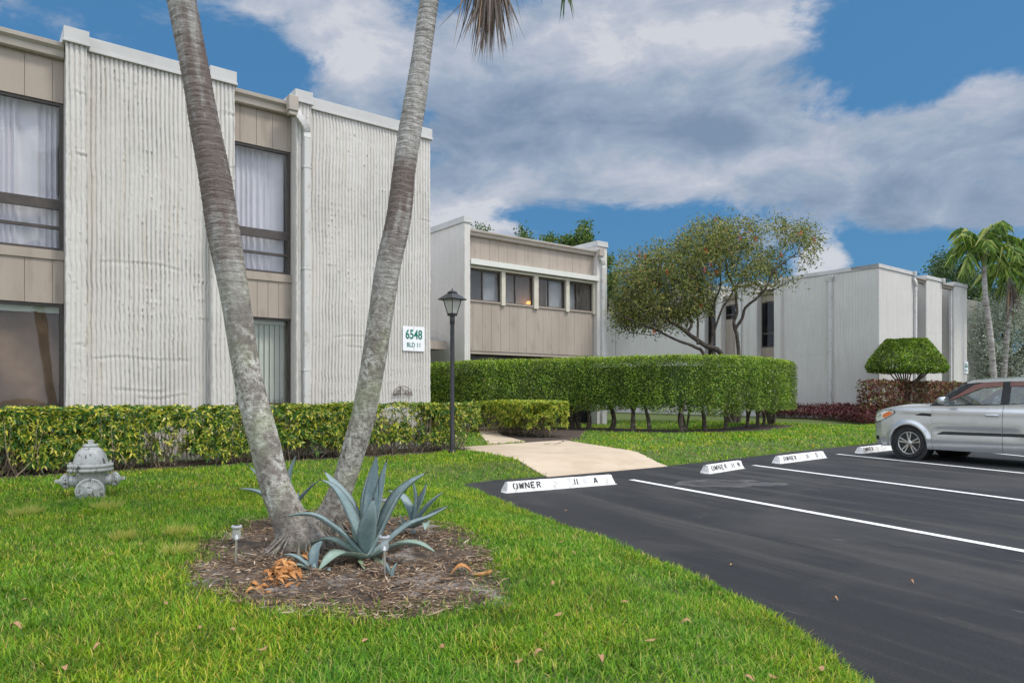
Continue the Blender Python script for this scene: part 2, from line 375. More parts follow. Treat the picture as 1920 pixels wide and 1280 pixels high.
M['lawn'] = surf('lawn_soil', (.045, .075, .012), (.10, .135, .025), 6, .95, .02, 50, c3=(.10, .075, .045), s3=9)
M['far_ground'] = surf('far_ground', (.05, .09, .02), (.08, .12, .03), .6, .95)
M['soil'] = surf('dark_soil', (.035, .025, .02), (.085, .06, .045), 14, .95, .03, 35, c3=(.14, .10, .08), s3=30)
M['mulch'] = surf('mulch', (.05, .038, .03), (.17, .125, .09), 9, .95, .035, 55, c3=(.36, .33, .31), s3=3)
def asphalt():
    m, nt, out = newmat('asphalt'); k = NT(nt); o = k.obj()
    r = k.n('ShaderNodeVectorRotate', rotation_type='Z_AXIS', inp={'Vector': o, 'Angle': -math.atan2(.82, -.45)}).outputs[0]
    st = k.noise(k.mapv(r, (.22, 2.2, 1)), 1.1, 6, .62, .4); fine = k.noise(o, 75, 6, .85); blot = k.noise(o, .45, 6, .6, .6)
    c = k.ramp(st, [(.3, (.017, .018, .020)), (.5, (.029, .029, .031)), (.74, (.085, .079, .073))])
    c = k.mix(k.ramp(blot, [(.5, (0, 0, 0)), (.75, (.7, .7, .7))]), c, (.085, .081, .078))
    c = k.mix(k.ramp(fine, [(.36, (.1, .1, .1)), (.56, (1, 1, 1))]), (.010, .010, .011), c)
    c = k.mix(k.ramp(k.noise(o, 1.6, 4, .5), [(.66, (0, 0, 0)), (.72, (.6, .6, .6))]), c, (.016, .015, .015))
    c = k.mix(k.ramp(k.noise(o, 230, 2, .5), [(.66, (0, 0, 0)), (.74, (.8, .8, .8))]), c, (.16, .155, .15))
    c = k.mix(k.ramp(k.noise(k.mapv(r, (.8, 5, 1)), 3.2, 3, .5), [(.70, (0, 0, 0)), (.76, (.6, .6, .6))]), c, (.17, .165, .155))
    # dried puddle stain near the short stop
    q = G(1355, 905, 0)
    v = k.n('ShaderNodeVectorMath', operation='SUBTRACT', inp={0: o, 1: (float(q[0]), float(q[1]), 0)}).outputs[0]
    l = k.n('ShaderNodeVectorMath', operation='LENGTH', inp={0: k.mapv(v, (.62, 1.1, 0))}).outputs[1]
    l = k.math('ADD', l, k.math('MULTIPLY', k.noise(o, 2.4, 5), 1.1))
    ring = k.ramp(l, [(.72, (.28, .28, .28)), (.98, (.9, .9, .9)), (1.25, (0, 0, 0))])
    c = k.mix(ring, c, (.105, .10, .10))
    p = k.n('ShaderNodeBsdfPrincipled', inp={'Base Color': c, 'Specular IOR Level': .25})
    nt.links.new(k.n('ShaderNodeMapRange', inp={0: st, 1: .3, 2: .7, 3: .62, 4: .82}).outputs[0], p.inputs['Roughness'])
    b = k.n('ShaderNodeBump', inp={'Strength': 1, 'Distance': .006, 'Height': fine}); nt.links.new(b.outputs[0], p.inputs['Normal'])
    nt.links.new(p.outputs[0], out.inputs[0]); return m
M['asphalt'] = asphalt()
M['concrete'] = surf('tan_concrete', (.43, .34, .245), (.51, .415, .31), 1.3, .9, .003, 120, c3=(.42, .33, .24), s3=2.2)
M['line'] = surf('white_road_paint', (.68, .68, .67), (.76, .76, .75), 20, .8, .002, 80, c3=(.45, .45, .45), s3=45)
def axis_pts(lo, hi, a, b, fine, coarse):
    l = list(np.arange(a, b, fine)); x = a; s = fine
    while x > lo: s *= 1.35; s = min(s, coarse); x -= s; l.insert(0, x)
    x = l[-1]; s = fine
    while x < hi: s *= 1.35; s = min(s, coarse); x += s; l.append(x)
    return np.array(l)
xs = axis_pts(-600, 700, -9, 14, .14, 60); ys = axis_pts(-60, 900, .5, 24, .14, 60)
X, Y = np.meshgrid(xs, ys, indexing='ij'); Zg = zl(X, Y)
for poly, dz in ((WALK, .05), (WALK2, .05)): Zg = np.where(inside(poly, X, Y) & (pdist(poly, X, Y) > .1), Zg-dz, Zg)
g = MB(); g.grid(X, Y, Zg, flip=False); tag(g.build('lawn', M['lawn']), kind='structure')
g = MB(); g.prism(LOT, -.3, 0.); tag(g.build('parking_lot', M['asphalt']), kind='structure')
def sheet(name, poly, zf, mat, res=.12, lift=.012, rim=0, bumpy=0.):
    x0, y0 = poly.min(0)-res; x1, y1 = poly.max(0)+res
    X, Y = np.meshgrid(np.arange(x0, x1, res), np.arange(y0, y1, res), indexing='ij')
    ins = inside(poly, X, Y); d = pdist(poly, X, Y); s = np.where(ins, d, -d)
    if rim:
        s = s+rim*(fbm(X*4, Y*4, 8)-.5)
    Z = zf(X, Y)+lift*np.clip(s/ .12, -1, 1)*(1 if rim else 1)+bumpy*(fbm(X*9, Y*9, 3)-.5)*np.clip(s*5, 0, 1)
    if not rim:
        # snap the border vertices onto the outline
        pass
    keep = s > -res*1.3
    idx = -np.ones(X.shape, int); idx[keep] = np.arange(keep.sum())
    i, j = np.meshgrid(np.arange(X.shape[0]-1), np.arange(X.shape[1]-1), indexing='ij')
    f = np.stack([idx[i, j], idx[i+1, j], idx[i+1, j+1], idx[i, j+1]], -1).reshape(-1, 4); f = f[(f >= 0).all(1)]
    m = MB(); m.add(np.stack([X[keep], Y[keep], Z[keep]], -1), f, True)
    return tag(m.build(name, mat), kind='structure')
sheet('mulch_bed', BED, zl, M['mulch'], .035, .02, .4, .045)
for i, s in enumerate(SOIL): sheet('soil', s, zl, M['soil'], .12, .014, .25, .03)
def slab(poly, name, nsub=14):
    """bilinear slab following the ground with a thin edge"""
    q = poly; t = np.linspace(0, 1, nsub)
    A = q[0][None]*(1-t)[:, None]+q[1][None]*t[:, None]; B = q[3][None]*(1-t)[:, None]+q[2][None]*t[:, None]
    g = A[:, None]*(1-t)[None, :, None]+B[:, None]*t[None, :, None]
    Z = zw(g[..., 0], g[..., 1]); m = MB(); m.grid(g[..., 0], g[..., 1], Z, flip=True)
    rim = [g[i, 0] for i in range(nsub)]+[g[-1, j] for j in range(1, nsub)]+[g[i, -1] for i in range(nsub-2, -1, -1)]+[g[0, j] for j in range(nsub-2, 0, -1)]
    rim = np.array(rim); n = len(rim); zz = zw(rim[:, 0], rim[:, 1])
    v = np.concatenate([np.c_[rim, zz], np.c_[rim, zz-.12]]); m.add(v, [(i, (i+1) % n, n+(i+1) % n, n+i) for i in range(n)])
    return m
m = slab(WALK, 'path'); 
n = len(WALK2); zz = zw(WALK2[:, 0], WALK2[:, 1])+.002; vv = np.concatenate([np.c_[WALK2, zz], np.c_[WALK2, zz-.12]])
m.add(vv, [tuple(range(n))]+[(i, (i+1) % n, n+(i+1) % n, n+i) for i in range(n)])
tag(m.build('path', M['concrete']), kind='structure')
def line(name, p, q, wd, lab):
    a = G(*p)[:2]; b = G(*q)[:2]; d = (b-a)/np.linalg.norm(b-a); nn = np.array([-d[1], d[0]])*wd/2
    b = b+d*2.2; N = 60; t = np.linspace(0, 1, N)[:, None]; c = a*(1-t)+b*t
    rg = np.random.default_rng(3); j = rg.normal(0, .0025, (N, 1))
    m = MB(); L = c+nn*(1+j*8); R = c-nn*(1+j*8)
    m.grid(np.stack([L[:, 0], R[:, 0]], 1), np.stack([L[:, 1], R[:, 1]], 1), np.full((N, 2), .004), False, True)
    return tag(m.build('parking_line', M['line']), kind='structure')
line('parking_line', (1184, 899), (1920, 1033), .105, '')
line('parking_line', (1413, 872), (1920, 938), .105, '')
line('parking_line', (1570, 851), (1920, 887), .105, '')
line('parking_line', (1800, 843), (1920, 855), .105, '')
# ------------------------------------------------------------------ grass
M['grass'] = leafmat('grass_blades', [(0, (.045, .125, .009)), (.3, (.095, .265, .016)), (.6, (.17, .39, .024)), (.84, (.29, .46, .036)), (.955, (.50, .50, .14)), (1, (.46, .37, .20))], .45, .5, .3, (1.55, 1.15, .8), .8)
def grass(n, r0, r1, h, wd, a0=-44, a1=44, seed=1, name='grass', pw=1.):
    rg = np.random.default_rng(seed)
    ang = np.radians(rg.uniform(a0, a1, n)); r = (rg.uniform(r0**pw, r1**pw, n))**(1/pw)
    x = r*np.sin(ang); y = r*np.cos(ang)
    edge = (fbm(x*5, y*5, 31)-.5)*.14
    ok = (sdist(x, y) > -.03+edge*.35)
    ok &= ~(inside(BED, x, y) & (pdist(BED, x, y) > .05+(fbm(x*2.6, y*2.6, 61)-.5)*.55+.25*rg.random(n)**3))
    ok &= ~(inside(WALK, x, y) & (pdist(WALK, x, y) > .03)) & ~(inside(WALK2, x, y) & (pdist(WALK2, x, y) > .03))
    for s in SOIL: ok &= ~(inside(s, x, y) & (pdist(s, x, y) > .1+edge))
    ok &= (x*V[0]+y*V[1] < 13.0) | (x*U[0]+y*U[1] > 9.)
    ok &= ~((x*V[0]+y*V[1] > 12.3) & (x*U[0]+y*U[1] > 25.2))     # red ground cover
    thin = fbm(x*1.1, y*1.1, 77); ok &= rg.random(n) > sstep(.52, .75, thin)*.6
    x = x[ok]; y = y[ok]; n = len(x); z = zl(x, y)
    tuft = fbm(x*2.3, y*2.3, 9); hh = h*(.55+.9*tuft)*rg.uniform(.5, 1.25, n)
    az = rg.uniform(0, 2*PI, n); lean = rg.uniform(.15, 1.5, n)
    d = np.stack([np.cos(az)*lean, np.sin(az)*lean, np.ones(n)], 1); d /= np.linalg.norm(d, axis=1)[:, None]
    sd = np.stack([-np.sin(az), np.cos(az), np.zeros(n)], 1)*(wd*rg.uniform(.6, 1.3, n))[:, None]*.5
    b = np.stack([x, y, z-.004], 1); mid = b+d*hh[:, None]*.55
    d2 = d*np.array([1.6, 1.6, .55]); d2 /= np.linalg.norm(d2, axis=1)[:, None]
    tip = mid+d2*hh[:, None]*.55
    v = np.stack([b-sd, b+sd, mid+sd*.85, mid-sd*.85, tip], 1).reshape(-1, 3); q = np.arange(n)*5
    m = MB(); m.add(v, np.stack([q, q+1, q+2, q+3], 1)); m.add(np.zeros((0, 3)), np.zeros((0, 3), int))
    m.f.append(np.stack([q+3, q+2, q+4], 1)); m.smooth.append((n, False))
    return m
gm = MB()
for a in [(130000, 2.0, 4.6, .062, .0052, -46, 34, 1), (170000, 4.6, 9.0, .062, .007, -42, 22, 2), (75000, 9.0, 14.0, .068, .010, -41, 26, 3), (60000, 12., 30., .085, .02, -6, 34, 4), (30000, 18., 45, .09, .03, 14, 38, 5)]:
    t = grass(*a)
    off = gm.n
    for vv in t.v: gm.v.append(vv)
    for ff in t.f: gm.f.append(ff+off)
    gm.smooth += t.smooth; gm.n += t.n
tag(gm.build('grass', M['grass']), kind='stuff')
# ------------------------------------------------------------------ buildings
H = 7.0                                        # top of the coping
def ribs(mb, s0, s1, d, z0, z1, pitch=.068, ds=.0085, dz=.024, depth=.042, seed=0, lumps=260, skirt=.06, amp=1.):
    """a corrugated sheet wall thick with paint: wavering grooves, drips and seams"""
    n = int((s1-s0)/ds)+1; m = int((z1-z0)/dz)+1
    S, Zz = np.meshgrid(np.linspace(s0, s1, n), np.linspace(z0, z1, m), indexing='ij')
    wob = (fbm(S*.8, Zz*.8, seed, 3)-.45)*.045+(vn(S*.7, Zz*7, seed+4)-.5)*.009*sstep(.4, .6, vn(S*.8, Zz*.8, seed+33))*2+(vn(S*3, Zz*2.4, seed+9)-.5)*.010
    ph = (S+wob*amp)/pitch; fr = np.abs(ph-np.floor(ph)-.5)*2          # 1 at the groove
    var = .6+.6*vn(np.floor(ph)*3.1, Zz*.9+np.floor(ph), seed+2)
    prof = np.clip((fr-.50)/.5, 0, 1)**1.15
    fade = .62+.38*sstep(.28, .55, fbm(S*.8, Zz*.6, seed+20, 3))
    D = depth*prof*var*fade
    D += (fbm(S*8, Zz*6, seed+5, 3)-.45)*.006
    rg = np.random.default_rng(seed+50)
    for q in range(7):                                                # horizontal seams
        zc = rg.uniform(z0, z1); sa = rg.uniform(s0, s1); sb = sa+rg.uniform(.5, 1.6)
        zz = zc+(vn(S*2, Zz*0+q, seed)-.5)*.10+(S-sa)*rg.uniform(-.03, .03)
        D -= .006*np.exp(-((Zz-zz)/.016)**2)*sstep(sa, sa+.1, S)*(1-sstep(sb-.1, sb, S))
        D += .008*np.exp(-((Zz-zz+.04)/.018)**2)*sstep(sa, sa+.1, S)*(1-sstep(sb-.1, sb, S))
    cl = [(rg.uniform(s0, s1), rg.uniform(z0, z1)) for _ in range(9)]
    for q in range(lumps):                                            # drips
        if rg.random() < .75:
            c = cl[rg.integers(len(cl))]; a = c[0]+rg.normal(0, .28); b = c[1]+rg.normal(0, .35)
            a = round(a/pitch)*pitch; b = round(b/.11)*.11
        else: a = rg.uniform(s0, s1); b = rg.uniform(z0, z1)
        i0, i1 = np.searchsorted(S[:, 0], [a-.05, a+.05]); j0, j1 = np.searchsorted(Zz[0], [b-.07, b+.07])
        if i1 <= i0 or j1 <= j0: continue
        sl = (slice(i0, i1), slice(j0, j1)); w1 = rg.uniform(.006, .010)
        D[sl] -= rg.uniform(.008, .020)*np.exp(-((S[sl]-a)/w1)**2-((Zz[sl]-b)/(w1*1.5))**2)
        D[sl] += .012*np.exp(-((S[sl]-a)/w1)**2-((Zz[sl]-b+.035)/(w1))**2)
    Y = d+D
    edge = (vn(Zz*14, Zz*0, seed+7)-.5)*.014
    S = S.copy(); S[0] += edge[0]; S[-1] += edge[-1]
    if skirt:
        S = np.concatenate([S[:1], S, S[-1:]]); Zz = np.concatenate([Zz[:1], Zz, Zz[-1:]]); Y = np.concatenate([Y[:1]*0+d+skirt, Y, Y[-1:]*0+d+skirt])
    mb.grid(S, Y, Zz, True, True)
def boards(mb, s0, s1, d, z0, z1, step=.2, gap=.008, first=None):
    s = s0 if first is None else s0-first
    while s < s1-1e-6:
        a = max(s, s0)+gap/2; b = min(s+step, s1)-gap/2
        if b-a > .01: mb.box(a, b, d, d+.02, z0, z1)
        s += step
    mb.box(s0, s1, d+.012, d+.05, z0+.002, z1-.002)
def cope(mb, s0, s1, d0, d1, z=H, h=.20, over=.03):
    mb.box(s0-over, s1+over, d0-over, d1, z-h, z)
    mb.box(s0-over-.012, s1+over+.012, d0-over-.014, d1, z-h-.03, z-h+.012)
def window(parent, fr, s0, s1, d, z0, z1, bars=(), mull=(), fm=None, gm=None, wd=.05, dp=.07, name='window'):
    """frame with horizontal bars (z, thickness) and upright bars (s, thickness), glass set back"""
    m = MB(fr)
    m.box(s0, s0+wd, d, d+dp, z0, z1); m.box(s1-wd, s1, d, d+dp, z0, z1)
    m.box(s0+wd, s1-wd, d, d+dp, z0, z0+wd); m.box(s0+wd, s1-wd, d, d+dp, z1-wd, z1)
    for z, t in bars: m.box(s0+wd, s1-wd, d+.004, d+dp-.004, z-t/2, z+t/2)
    for s, t in mull: m.box(s-t/2, s+t/2, d+.008, d+dp-.008, z0+wd, z1-wd)
    w_ = m.build(name, fm or M['frame'], parent)
    g = MB(fr); g.box(s0+wd*.5, s1-wd*.5, d+dp*.55, d+dp*.55+.006, z0+wd*.5, z1-wd*.5)
    g.build('glass', gm or M['glass'], w_)
    return w_
def folds(parent, fr, s0, s1, d, z0, z1, mat, pitch=.11, amp=.035, seed=0, name='curtain', sweep=0.):
    n = int((s1-s0)/.008)+2; s = np.linspace(s0, s1, n); zz = np.linspace(z0, z1, 26)
    S, Zz = np.meshgrid(s, zz, indexing='ij')
    q = (vn(s*3.3, s*0, seed)-.5)[:, None]*.35
    y = np.sin((S+q+sweep*(Zz-z0)*.35)/pitch*2*PI)*amp*(.6+.8*vn(S*5, Zz*.4, seed+1))
    m = MB(fr); m.grid(S, d+y, Zz, True, True); return m.build(name, mat, parent)
def spout(parent, fr, s, d, ztop, zbot, w=.105, kick=0., name='downspout', head=False, dep=.08):
    m = MB(fr); zt = ztop
    if kick:                                   # S-bend from the gutter outlet to the wall, with ribs
        pts = [(s-kick, d+.02, ztop)]
        for q in np.linspace(0, 1, 15):
            e_ = q*q*(3-2*q); pts.append((s-kick*(1-e_), d+.02-(.06*math.sin(q*PI)), ztop-.06-q*.36))
        pts.append((s, d, ztop-.52))
        path = np.array(pts); 
        for i in range(len(path)-1):
            a = path[i]; b = path[i+1]; m.bar(a, b+(b-a)*.08, w*(1.03 if i % 2 else .97), dep*(1.06 if i % 2 else 1.), up=(0, 1, 0))
        zt = ztop-.50
    # hollow-look box with rounded corners
    r = .018; prof = []
    for cx, cy, a0 in ((w/2-r, dep/2-r, 0), (-w/2+r, dep/2-r, 90), (-w/2+r, -dep/2+r, 180), (w/2-r, -dep/2+r, 270)):
        for a in (0, 45, 90): prof.append((s+cx+r*math.cos(math.radians(a0+a)), d+cy+r*math.sin(math.radians(a0+a))))
    m.prism(prof, zbot, zt)
    for z in np.arange(zbot+1.6, zt-.3, 1.9): m.box(s-w/2-.012, s+w/2+.012, d-dep/2-.006, d+dep/2+.03, z, z+.03)
    if head:
        v = []; 
        for zz_, a, b in ((zt-.02, .16, .11), (zt-.10, .15, .10), (zt-.28, w/2+.01, dep/2+.01)):
            v += [(s-a, d-b, zz_), (s+a, d-b, zz_), (s+a, d+dep/2, zz_), (s-a, d+dep/2, zz_)]
        f = [(0, 1, 2, 3), (11, 10, 9, 8)]+[(i+4, (i+1) % 4+4, (i+1) % 4, i) for i in range(4)]+[(i+8, (i+1) % 4+8, (i+1) % 4+4, i+4) for i in range(4)]
        m.add(v, f)
    return m.build(name, M['spout'], parent)
def guttr(parent, fr, s0, s1, d, z0, z1, out=.12, name='gutter'):
    """K-profile gutter"""
    pr = [(d, z0), (d-out*.45, z0), (d-out*.62, z0+.02), (d-out*.70, z0+(z1-z0)*.5), (d-out*.98, z0+(z1-z0)*.72), (d-out, z1-.012), (d-out, z1), (d-out+.012, z1), (d-.02, z1-.015), (d, z1+.02)]
    m = MB(fr); n = len(pr); v = [(s0, a, b) for a, b in pr]+[(s1, a, b) for a, b in pr]
    m.add(v, [tuple(range(n-1, -1, -1)), tuple(range(n, 2*n))]+[(i, i+1 if i+1 < n else 0, n+(i+1) % n, n+i) for i in range(n)])
    return m.build(name, M['gutter'], parent)

# ---- building A, the near one with the number sign
PV, WV, SV = 12.80, 12.98, 13.08               # pier front, ribbed wall front, siding front
uu = lambda px, v: onV(px, 600, v)[0]
zz_ = lambda px, py, v: onV(px, py, v)[1]
uP1a, uP1b = uu(123.5, PV), uu(163, PV)
uP2a, uP2b = uu(397, PV), uu(440, PV)
uP3a, uP3b = uu(556, PV), uu(583, PV)
uEnd = uu(807, WV)
A = thing('apartment_building', 'white corrugated two storey apartment building on the left behind the two leaning palms', 'building', uv(uP1a, PV, LAWN), TH)
for (a, b, sd_) in ((uP1b, uP2a, 1), (uP3b, uEnd, 2)):
    m = MB(FA); ribs(m, a, b, WV, .1, H-.18, seed=sd_*13, lumps=520); m.build('wall', M['wall'], A)
for (a, b, sd_) in ((uP1a, uP1b, 3), (uP2a, uP2b, 4), (uP3a, uP3b, 5)):
    m = MB(FA); ribs(m, a, b, PV, .1, H-.18, seed=sd_*13, lumps=70, pitch=.07, depth=.034); 
    m.box(a+.004, b-.004, PV+.05, 13.9, .1, H-.19); m.build('pier', M['wall'], A)
m = MB(FA)
m.box(uP1b+.002, uP2a-.002, WV+.055, 13.9, .1, H-.19); m.box(uP3b+.002, uEnd-.004, WV+.055, 13.9, .1, H-.19)
m.box(-9, uEnd-.02, 13.9, 24.5, .1, 6.55); m.box(-9, -1.05, WV, 13.9, .1, H-.2)
m.build('wall', M['wall_side'], A)
m = MB(FA); cope(m, uP1b+.05, uP2a-.05, WV, 13.9); cope(m, uP3b+.05, uEnd, WV, 13.9)
for a, b in ((uP1a, uP1b), (uP2a, uP2b), (uP3a, uP3b)): cope(m, a, b, PV, 13.92, H+.003, .205)
m.build('coping', M['coping'], A, bevel=.004)
zg1 = zz_(500, 181, SV-.12); zg0 = zz_(500, 205, SV-.10)
zsT = zz_(545, 286, SV); zm1 = zz_(545, 437, SV); zm0 = zz_(545, 451, SV); zr = zz_(545, 480, SV); zb = zz_(545, 516, SV); zt = zz_(545, 526, SV); zl1 = zz_(545, 598, SV); zl0 = zz_(545, 757, SV)
for bi, (a, b) in enumerate(((-1.05, uP1a), (uP2b, uP3a))):
    m = MB(FA); first = .12 if bi else .05
    boards(m, a, b, SV, zsT, zg0+.05, .36 if not bi else .295, first=first); m.build('siding', M['siding'], A)
    m = MB(FA); boards(m, a, b, SV-.01, zl1, zt-.04, .36 if not bi else .20, first=first); m.build('siding', M['siding'], A)
    m = MB(FA); m.box(a, b, SV-.035, SV+.05, zt-.045, zb-.003); m.build('sill', M['siding'], A)
    guttr(A, FA, a-.0, b+(-.02 if bi else -.01), SV, zg0, zg1, .16)
    m = MB(FA); m.box(a, b, SV+.001, SV+.3, zg1-.05, zg1+.06); m.build('roof_edge', M['coping'], A)
    window(A, FA, a, b-.01, SV+.025, zb, zsT, [((zm0+zm1)/2, zm1-zm0+.015), (zr, .045)], (), wd=.045)
    window(A, FA, a, b-.01, SV+.025, zl0-.02, zl1, (), (), wd=.045)
    folds(A, FA, a+.02, b-.05, SV+.24, zb-.02, zsT+.02, M['curtain'], .13, .03, seed=bi*7+3)
    if bi == 0:
        folds(A, FA, a+.02, b-.05, SV+.20, zl0-.1, zl1-.13, M['brown_cloth'], .9, .05, seed=5, sweep=1.6)
        m = MB(FA); m.box(a+.02, b-.05, SV+.15, SV+.2, zl1-.14, zl1); m.build('curtain_rail', M['blind'], A)
    else:
        m = MB(FA); s = a
        while s < b-.05:
            m.add([(s, SV+.20, zl0-.1), (s+.10, SV+.235, zl0-.1), (s+.10, SV+.235, zl1-.10), (s, SV+.20, zl1-.10)], [(0, 1, 2, 3)]); s += .098
        m.box(a+.02, b-.05, SV+.15, SV+.25, zl1-.11, zl1-.02); m.build('blinds', M['blind'], A)
    m = MB(FA); m.box(a, b, SV+.78, SV+.81, .1, 6.5); m.box(a, b, SV+.06, SV+.8, zl1+.2, zl1+.3); m.build('interior', M['room'], A)
spout(A, FA, uu(575.5, PV-.06), PV-.055, zz_(556, 200, PV-.1), LAWN-.02, w=.125, kick=.20)
m = MB(FA); a = uP3a-.10
m.box(a-.09, a+.09, PV-.14, PV+.02, zg0-.02, zg1+.03); m.box(a-.075, a+.075, PV-.12, PV+.0, zg0-.10, zg0-.02); m.build('gutter_outlet', M['gutter'], A, bevel=.01)
# number sign
def words(txt, fr, s, d, z, size, mat, parent, bold=.02, sx=1., name='lettering', flat=.003):
    cu = bpy.data.curves.new('t', 'FONT'); cu.body = txt; cu.size = size; cu.offset = bold*size; cu.extrude = flat/2
    cu.align_x = 'CENTER'; cu.align_y = 'CENTER'; cu.resolution_u = 4
    o = bpy.data.objects.new('t', cu); COL.objects.link(o); dg = bpy.context.evaluated_depsgraph_get()
    me = bpy.data.meshes.new_from_object(o.evaluated_get(dg))
    v = np.zeros(len(me.vertices)*3); me.vertices.foreach_get('co', v); v = v.reshape(-1, 3)
    f = [tuple(p.vertices) for p in me.polygons]
    bpy.data.objects.remove(o); bpy.data.curves.remove(cu); bpy.data.meshes.remove(me)
    m = MB(fr); m.add(np.stack([s+v[:, 0]*sx, d-v[:, 2], z+v[:, 1]], 1), f)
    return m.build(name, mat, parent)
def sign(cx_, cy_, w_, h_, v, label, l1, l2, cat='sign'):
    s, z = onV(cx_, cy_, v)
    sg = thing('building_sign', label, cat, uv(s, v, z-h_/2), TH)
    m = MB(FA); r = .03; pts = []
    for qx, qz, a0 in ((w_/2-r, h_/2-r, 0), (-w_/2+r, h_/2-r, 90), (-w_/2+r, -h_/2+r, 180), (w_/2-r, -h_/2+r, 270)):
        for a in (0, 30, 60, 90): pts.append((s+qx+r*math.cos(math.radians(a0+a)), z+qz+r*math.sin(math.radians(a0+a))))
    n = len(pts); m.add([(x, v-.012, y) for x, y in pts]+[(x, v, y) for x, y in pts], [tuple(range(n)), tuple(range(2*n-1, n-1, -1))]+[(i, n+i, n+(i+1) % n, (i+1) % n) for i in range(n)])
    m.build('plate', M['white_plastic'], sg)
    words(l1, FA, s, v-.0145, z+h_*.155, h_*.52, M['green_ink'], sg, .022, w_*.88/(h_*.52*2.28))
    words(l2, FA, s, v-.0145, z-h_*.26, h_*.25, M['green_ink'], sg, .012, w_*.76/(h_*.25*3.55))
    m = MB(FA)
    for dz in (.44, -.41): m.lathe([(0.001, v-.018), (.008, v-.017), (.009, v-.011)], (s, 0, z+dz*h_), 'y', 10)
    # lathe on y gives (h, x) order: keep the screws small and flush
    m.build('screw', M['iron'], sg)
    return sg
z612, z658 = onV(775, 612, WV)[1], onV(775, 658, WV)[1]
sign(775.5, 635, uu(796, WV-.02)-uu(755, WV-.02), z612-z658, WV-.012, 'white sign with green lettering bolted to the near corrugated wall', '6548', 'BLD 11')
# wrought iron ornament
s, z = onV(755, 741, WV-.03); wd = uu(773, WV-.03)-uu(737, WV-.03)
wr = MB(FA); d = WV-.035
arc = [(s+math.cos(t)*wd/2, d, z+math.sin(t)*wd*.42) for t in np.linspace(0, PI, 22)]; wr.tube(arc, .006, 5)
wr.tube([(s-wd/2, d, z), (s-wd*.2, d, z+.03), (s+wd*.2, d, z+.03), (s+wd/2, d, z)], .006, 5)
def spiral(cx, cz, r, t0, t1, n=22): return [(cx+math.cos(t)*r*(1-q*.75), d, cz+math.sin(t)*r*(1-q*.75)) for q, t in zip(np.linspace(0, 1, n), np.linspace(t0, t1, n))]
for a in (-1, 1):
    wr.tube(spiral(s+a*wd*.22, z+wd*.14, wd*.12, 0 if a > 0 else PI, a*3*PI+(0 if a > 0 else PI)), .005, 5)
    wr.tube(spiral(s+a*wd*.38, z+wd*.08, wd*.09, PI, PI-a*3*PI), .005, 5)
wr.tube([(s-.06, d, z-.02), (s-.06, d, z+wd*.40)], .009, 6); wr.tube([(s+.07, d, z+.02), (s, d, z+wd*.3), (s-.05, d, z+wd*.4)], .005, 5)
o = wr.build('wall_ornament', M['iron'], loc=uv(s, d, z)); tag(o, 'rusty arched wrought iron scrollwork fixed low on the white wall under the number sign', 'wall ornament')

# ---- building B, the middle one
BV = 18.62; BS = 18.82
uB0, uB1 = uu(866, BV), uu(882, BV); uB2, uB3 = uu(1118, BV+.05), uu(1138, BV)
B = thing('apartment_building', 'middle apartment building with taupe siding and a row of four windows behind the tall hedge', 'building', uv(uB1, BV, LAWN), TH)
m = MB((np.zeros(3), -V, U))                   # long side wall, seen from the left
ribs(m, -27.0, -BV-.02, uB1-.235, .1, H-.15, ds=.02, dz=.05, depth=.02, pitch=.105, seed=71, lumps=150); m.build('wall', M['wall'], B)
m = MB(FA); m.box(uB1-.18, uB1-.012, BV+.01, BV+1.2, .1, H-.2); m.box(uB2, uB3, BV, BV+1.2, .1, H-.2); m.box(uB1-.17, uB3, BV+1.2, BV+9, .1, 6.6)
m.build('wall', M['wall_ribs'], B)
m = MB(FA); ribs(m, uB1-.235, uB1-.01, BV-.01, .1, H-.16, depth=.012, pitch=.09, seed=9, lumps=60, ds=.015, dz=.04); m.build('pier', M['wall'], B)
m = MB(FA); cope(m, uB1-.235, uB1, BV, 27., H, .17); cope(m, uB2+.02, uB3, BV, BV+2.6, H, .17); m.build('coping', M['coping'], B, bevel=.004)
zz = lambda px, py: onV(px, py, BS)[1]
gt, gb = zz(883, 432), zz(883, 441); guttr(B, FA, uB1-.005, uB2+.12, BS-.02, gb-.03, gt, .16)
m = MB(FA); m.box(uB1, uB2, BS, BS+1.2, gt-.03, gt+.06); m.build('roof_edge', M['coping'], B)
st = zz(883, 485); boards_top = gb; sbx = zz(883, 496); wt = zz(883, 501); wb = zz(883, 562); sd0 = zz(883, 564); sb = zz(883, 657)
NB = 15; stp = (uB2-uB1)/NB*.985
m = MB(FA); boards(m, uB1, uB2, BS, st-.05, gb+.02, stp, first=stp*.6); m.build('siding', M['siding'], B)
m = MB(FA); boards(m, uB1, uB2, BS-.02, sb, wb-.02, stp, first=stp*.4); m.build('siding', M['siding'], B)
m = MB(FA); m.box(uB1, uB2, BS-.06, BS+.05, wb-.05, wb); m.build('sill', M['siding'], B)
m = MB(FA); a, b = uB1+.0, uB2+.06
m.add([(a, BS-.25, sbx-.02), (b, BS-.25, sbx-.02), (b, BS-.25, st-.04), (a, BS-.25, st-.04), (a, BS, st+.02), (b, BS, st+.02), (b, BS, sbx-.02), (a, BS, sbx-.02)], [(0, 1, 2, 3), (3, 2, 5, 4), (0, 7, 6, 1), (0, 3, 4, 7), (1, 6, 5, 2), (4, 5, 6, 7)])
m.build('shutter_box', M['cream_white'], B)
m = MB(FA); m.box(a, b-.05, BS-.12, BS+.02, wt-.03, wt+.02); m.box(a, b-.05, BS-.10, BS+.02, sbx-.03-.06, sbx-.03)
xp = [940, 948, 1003, 1010, 1062, 1068, 1113, 1119]
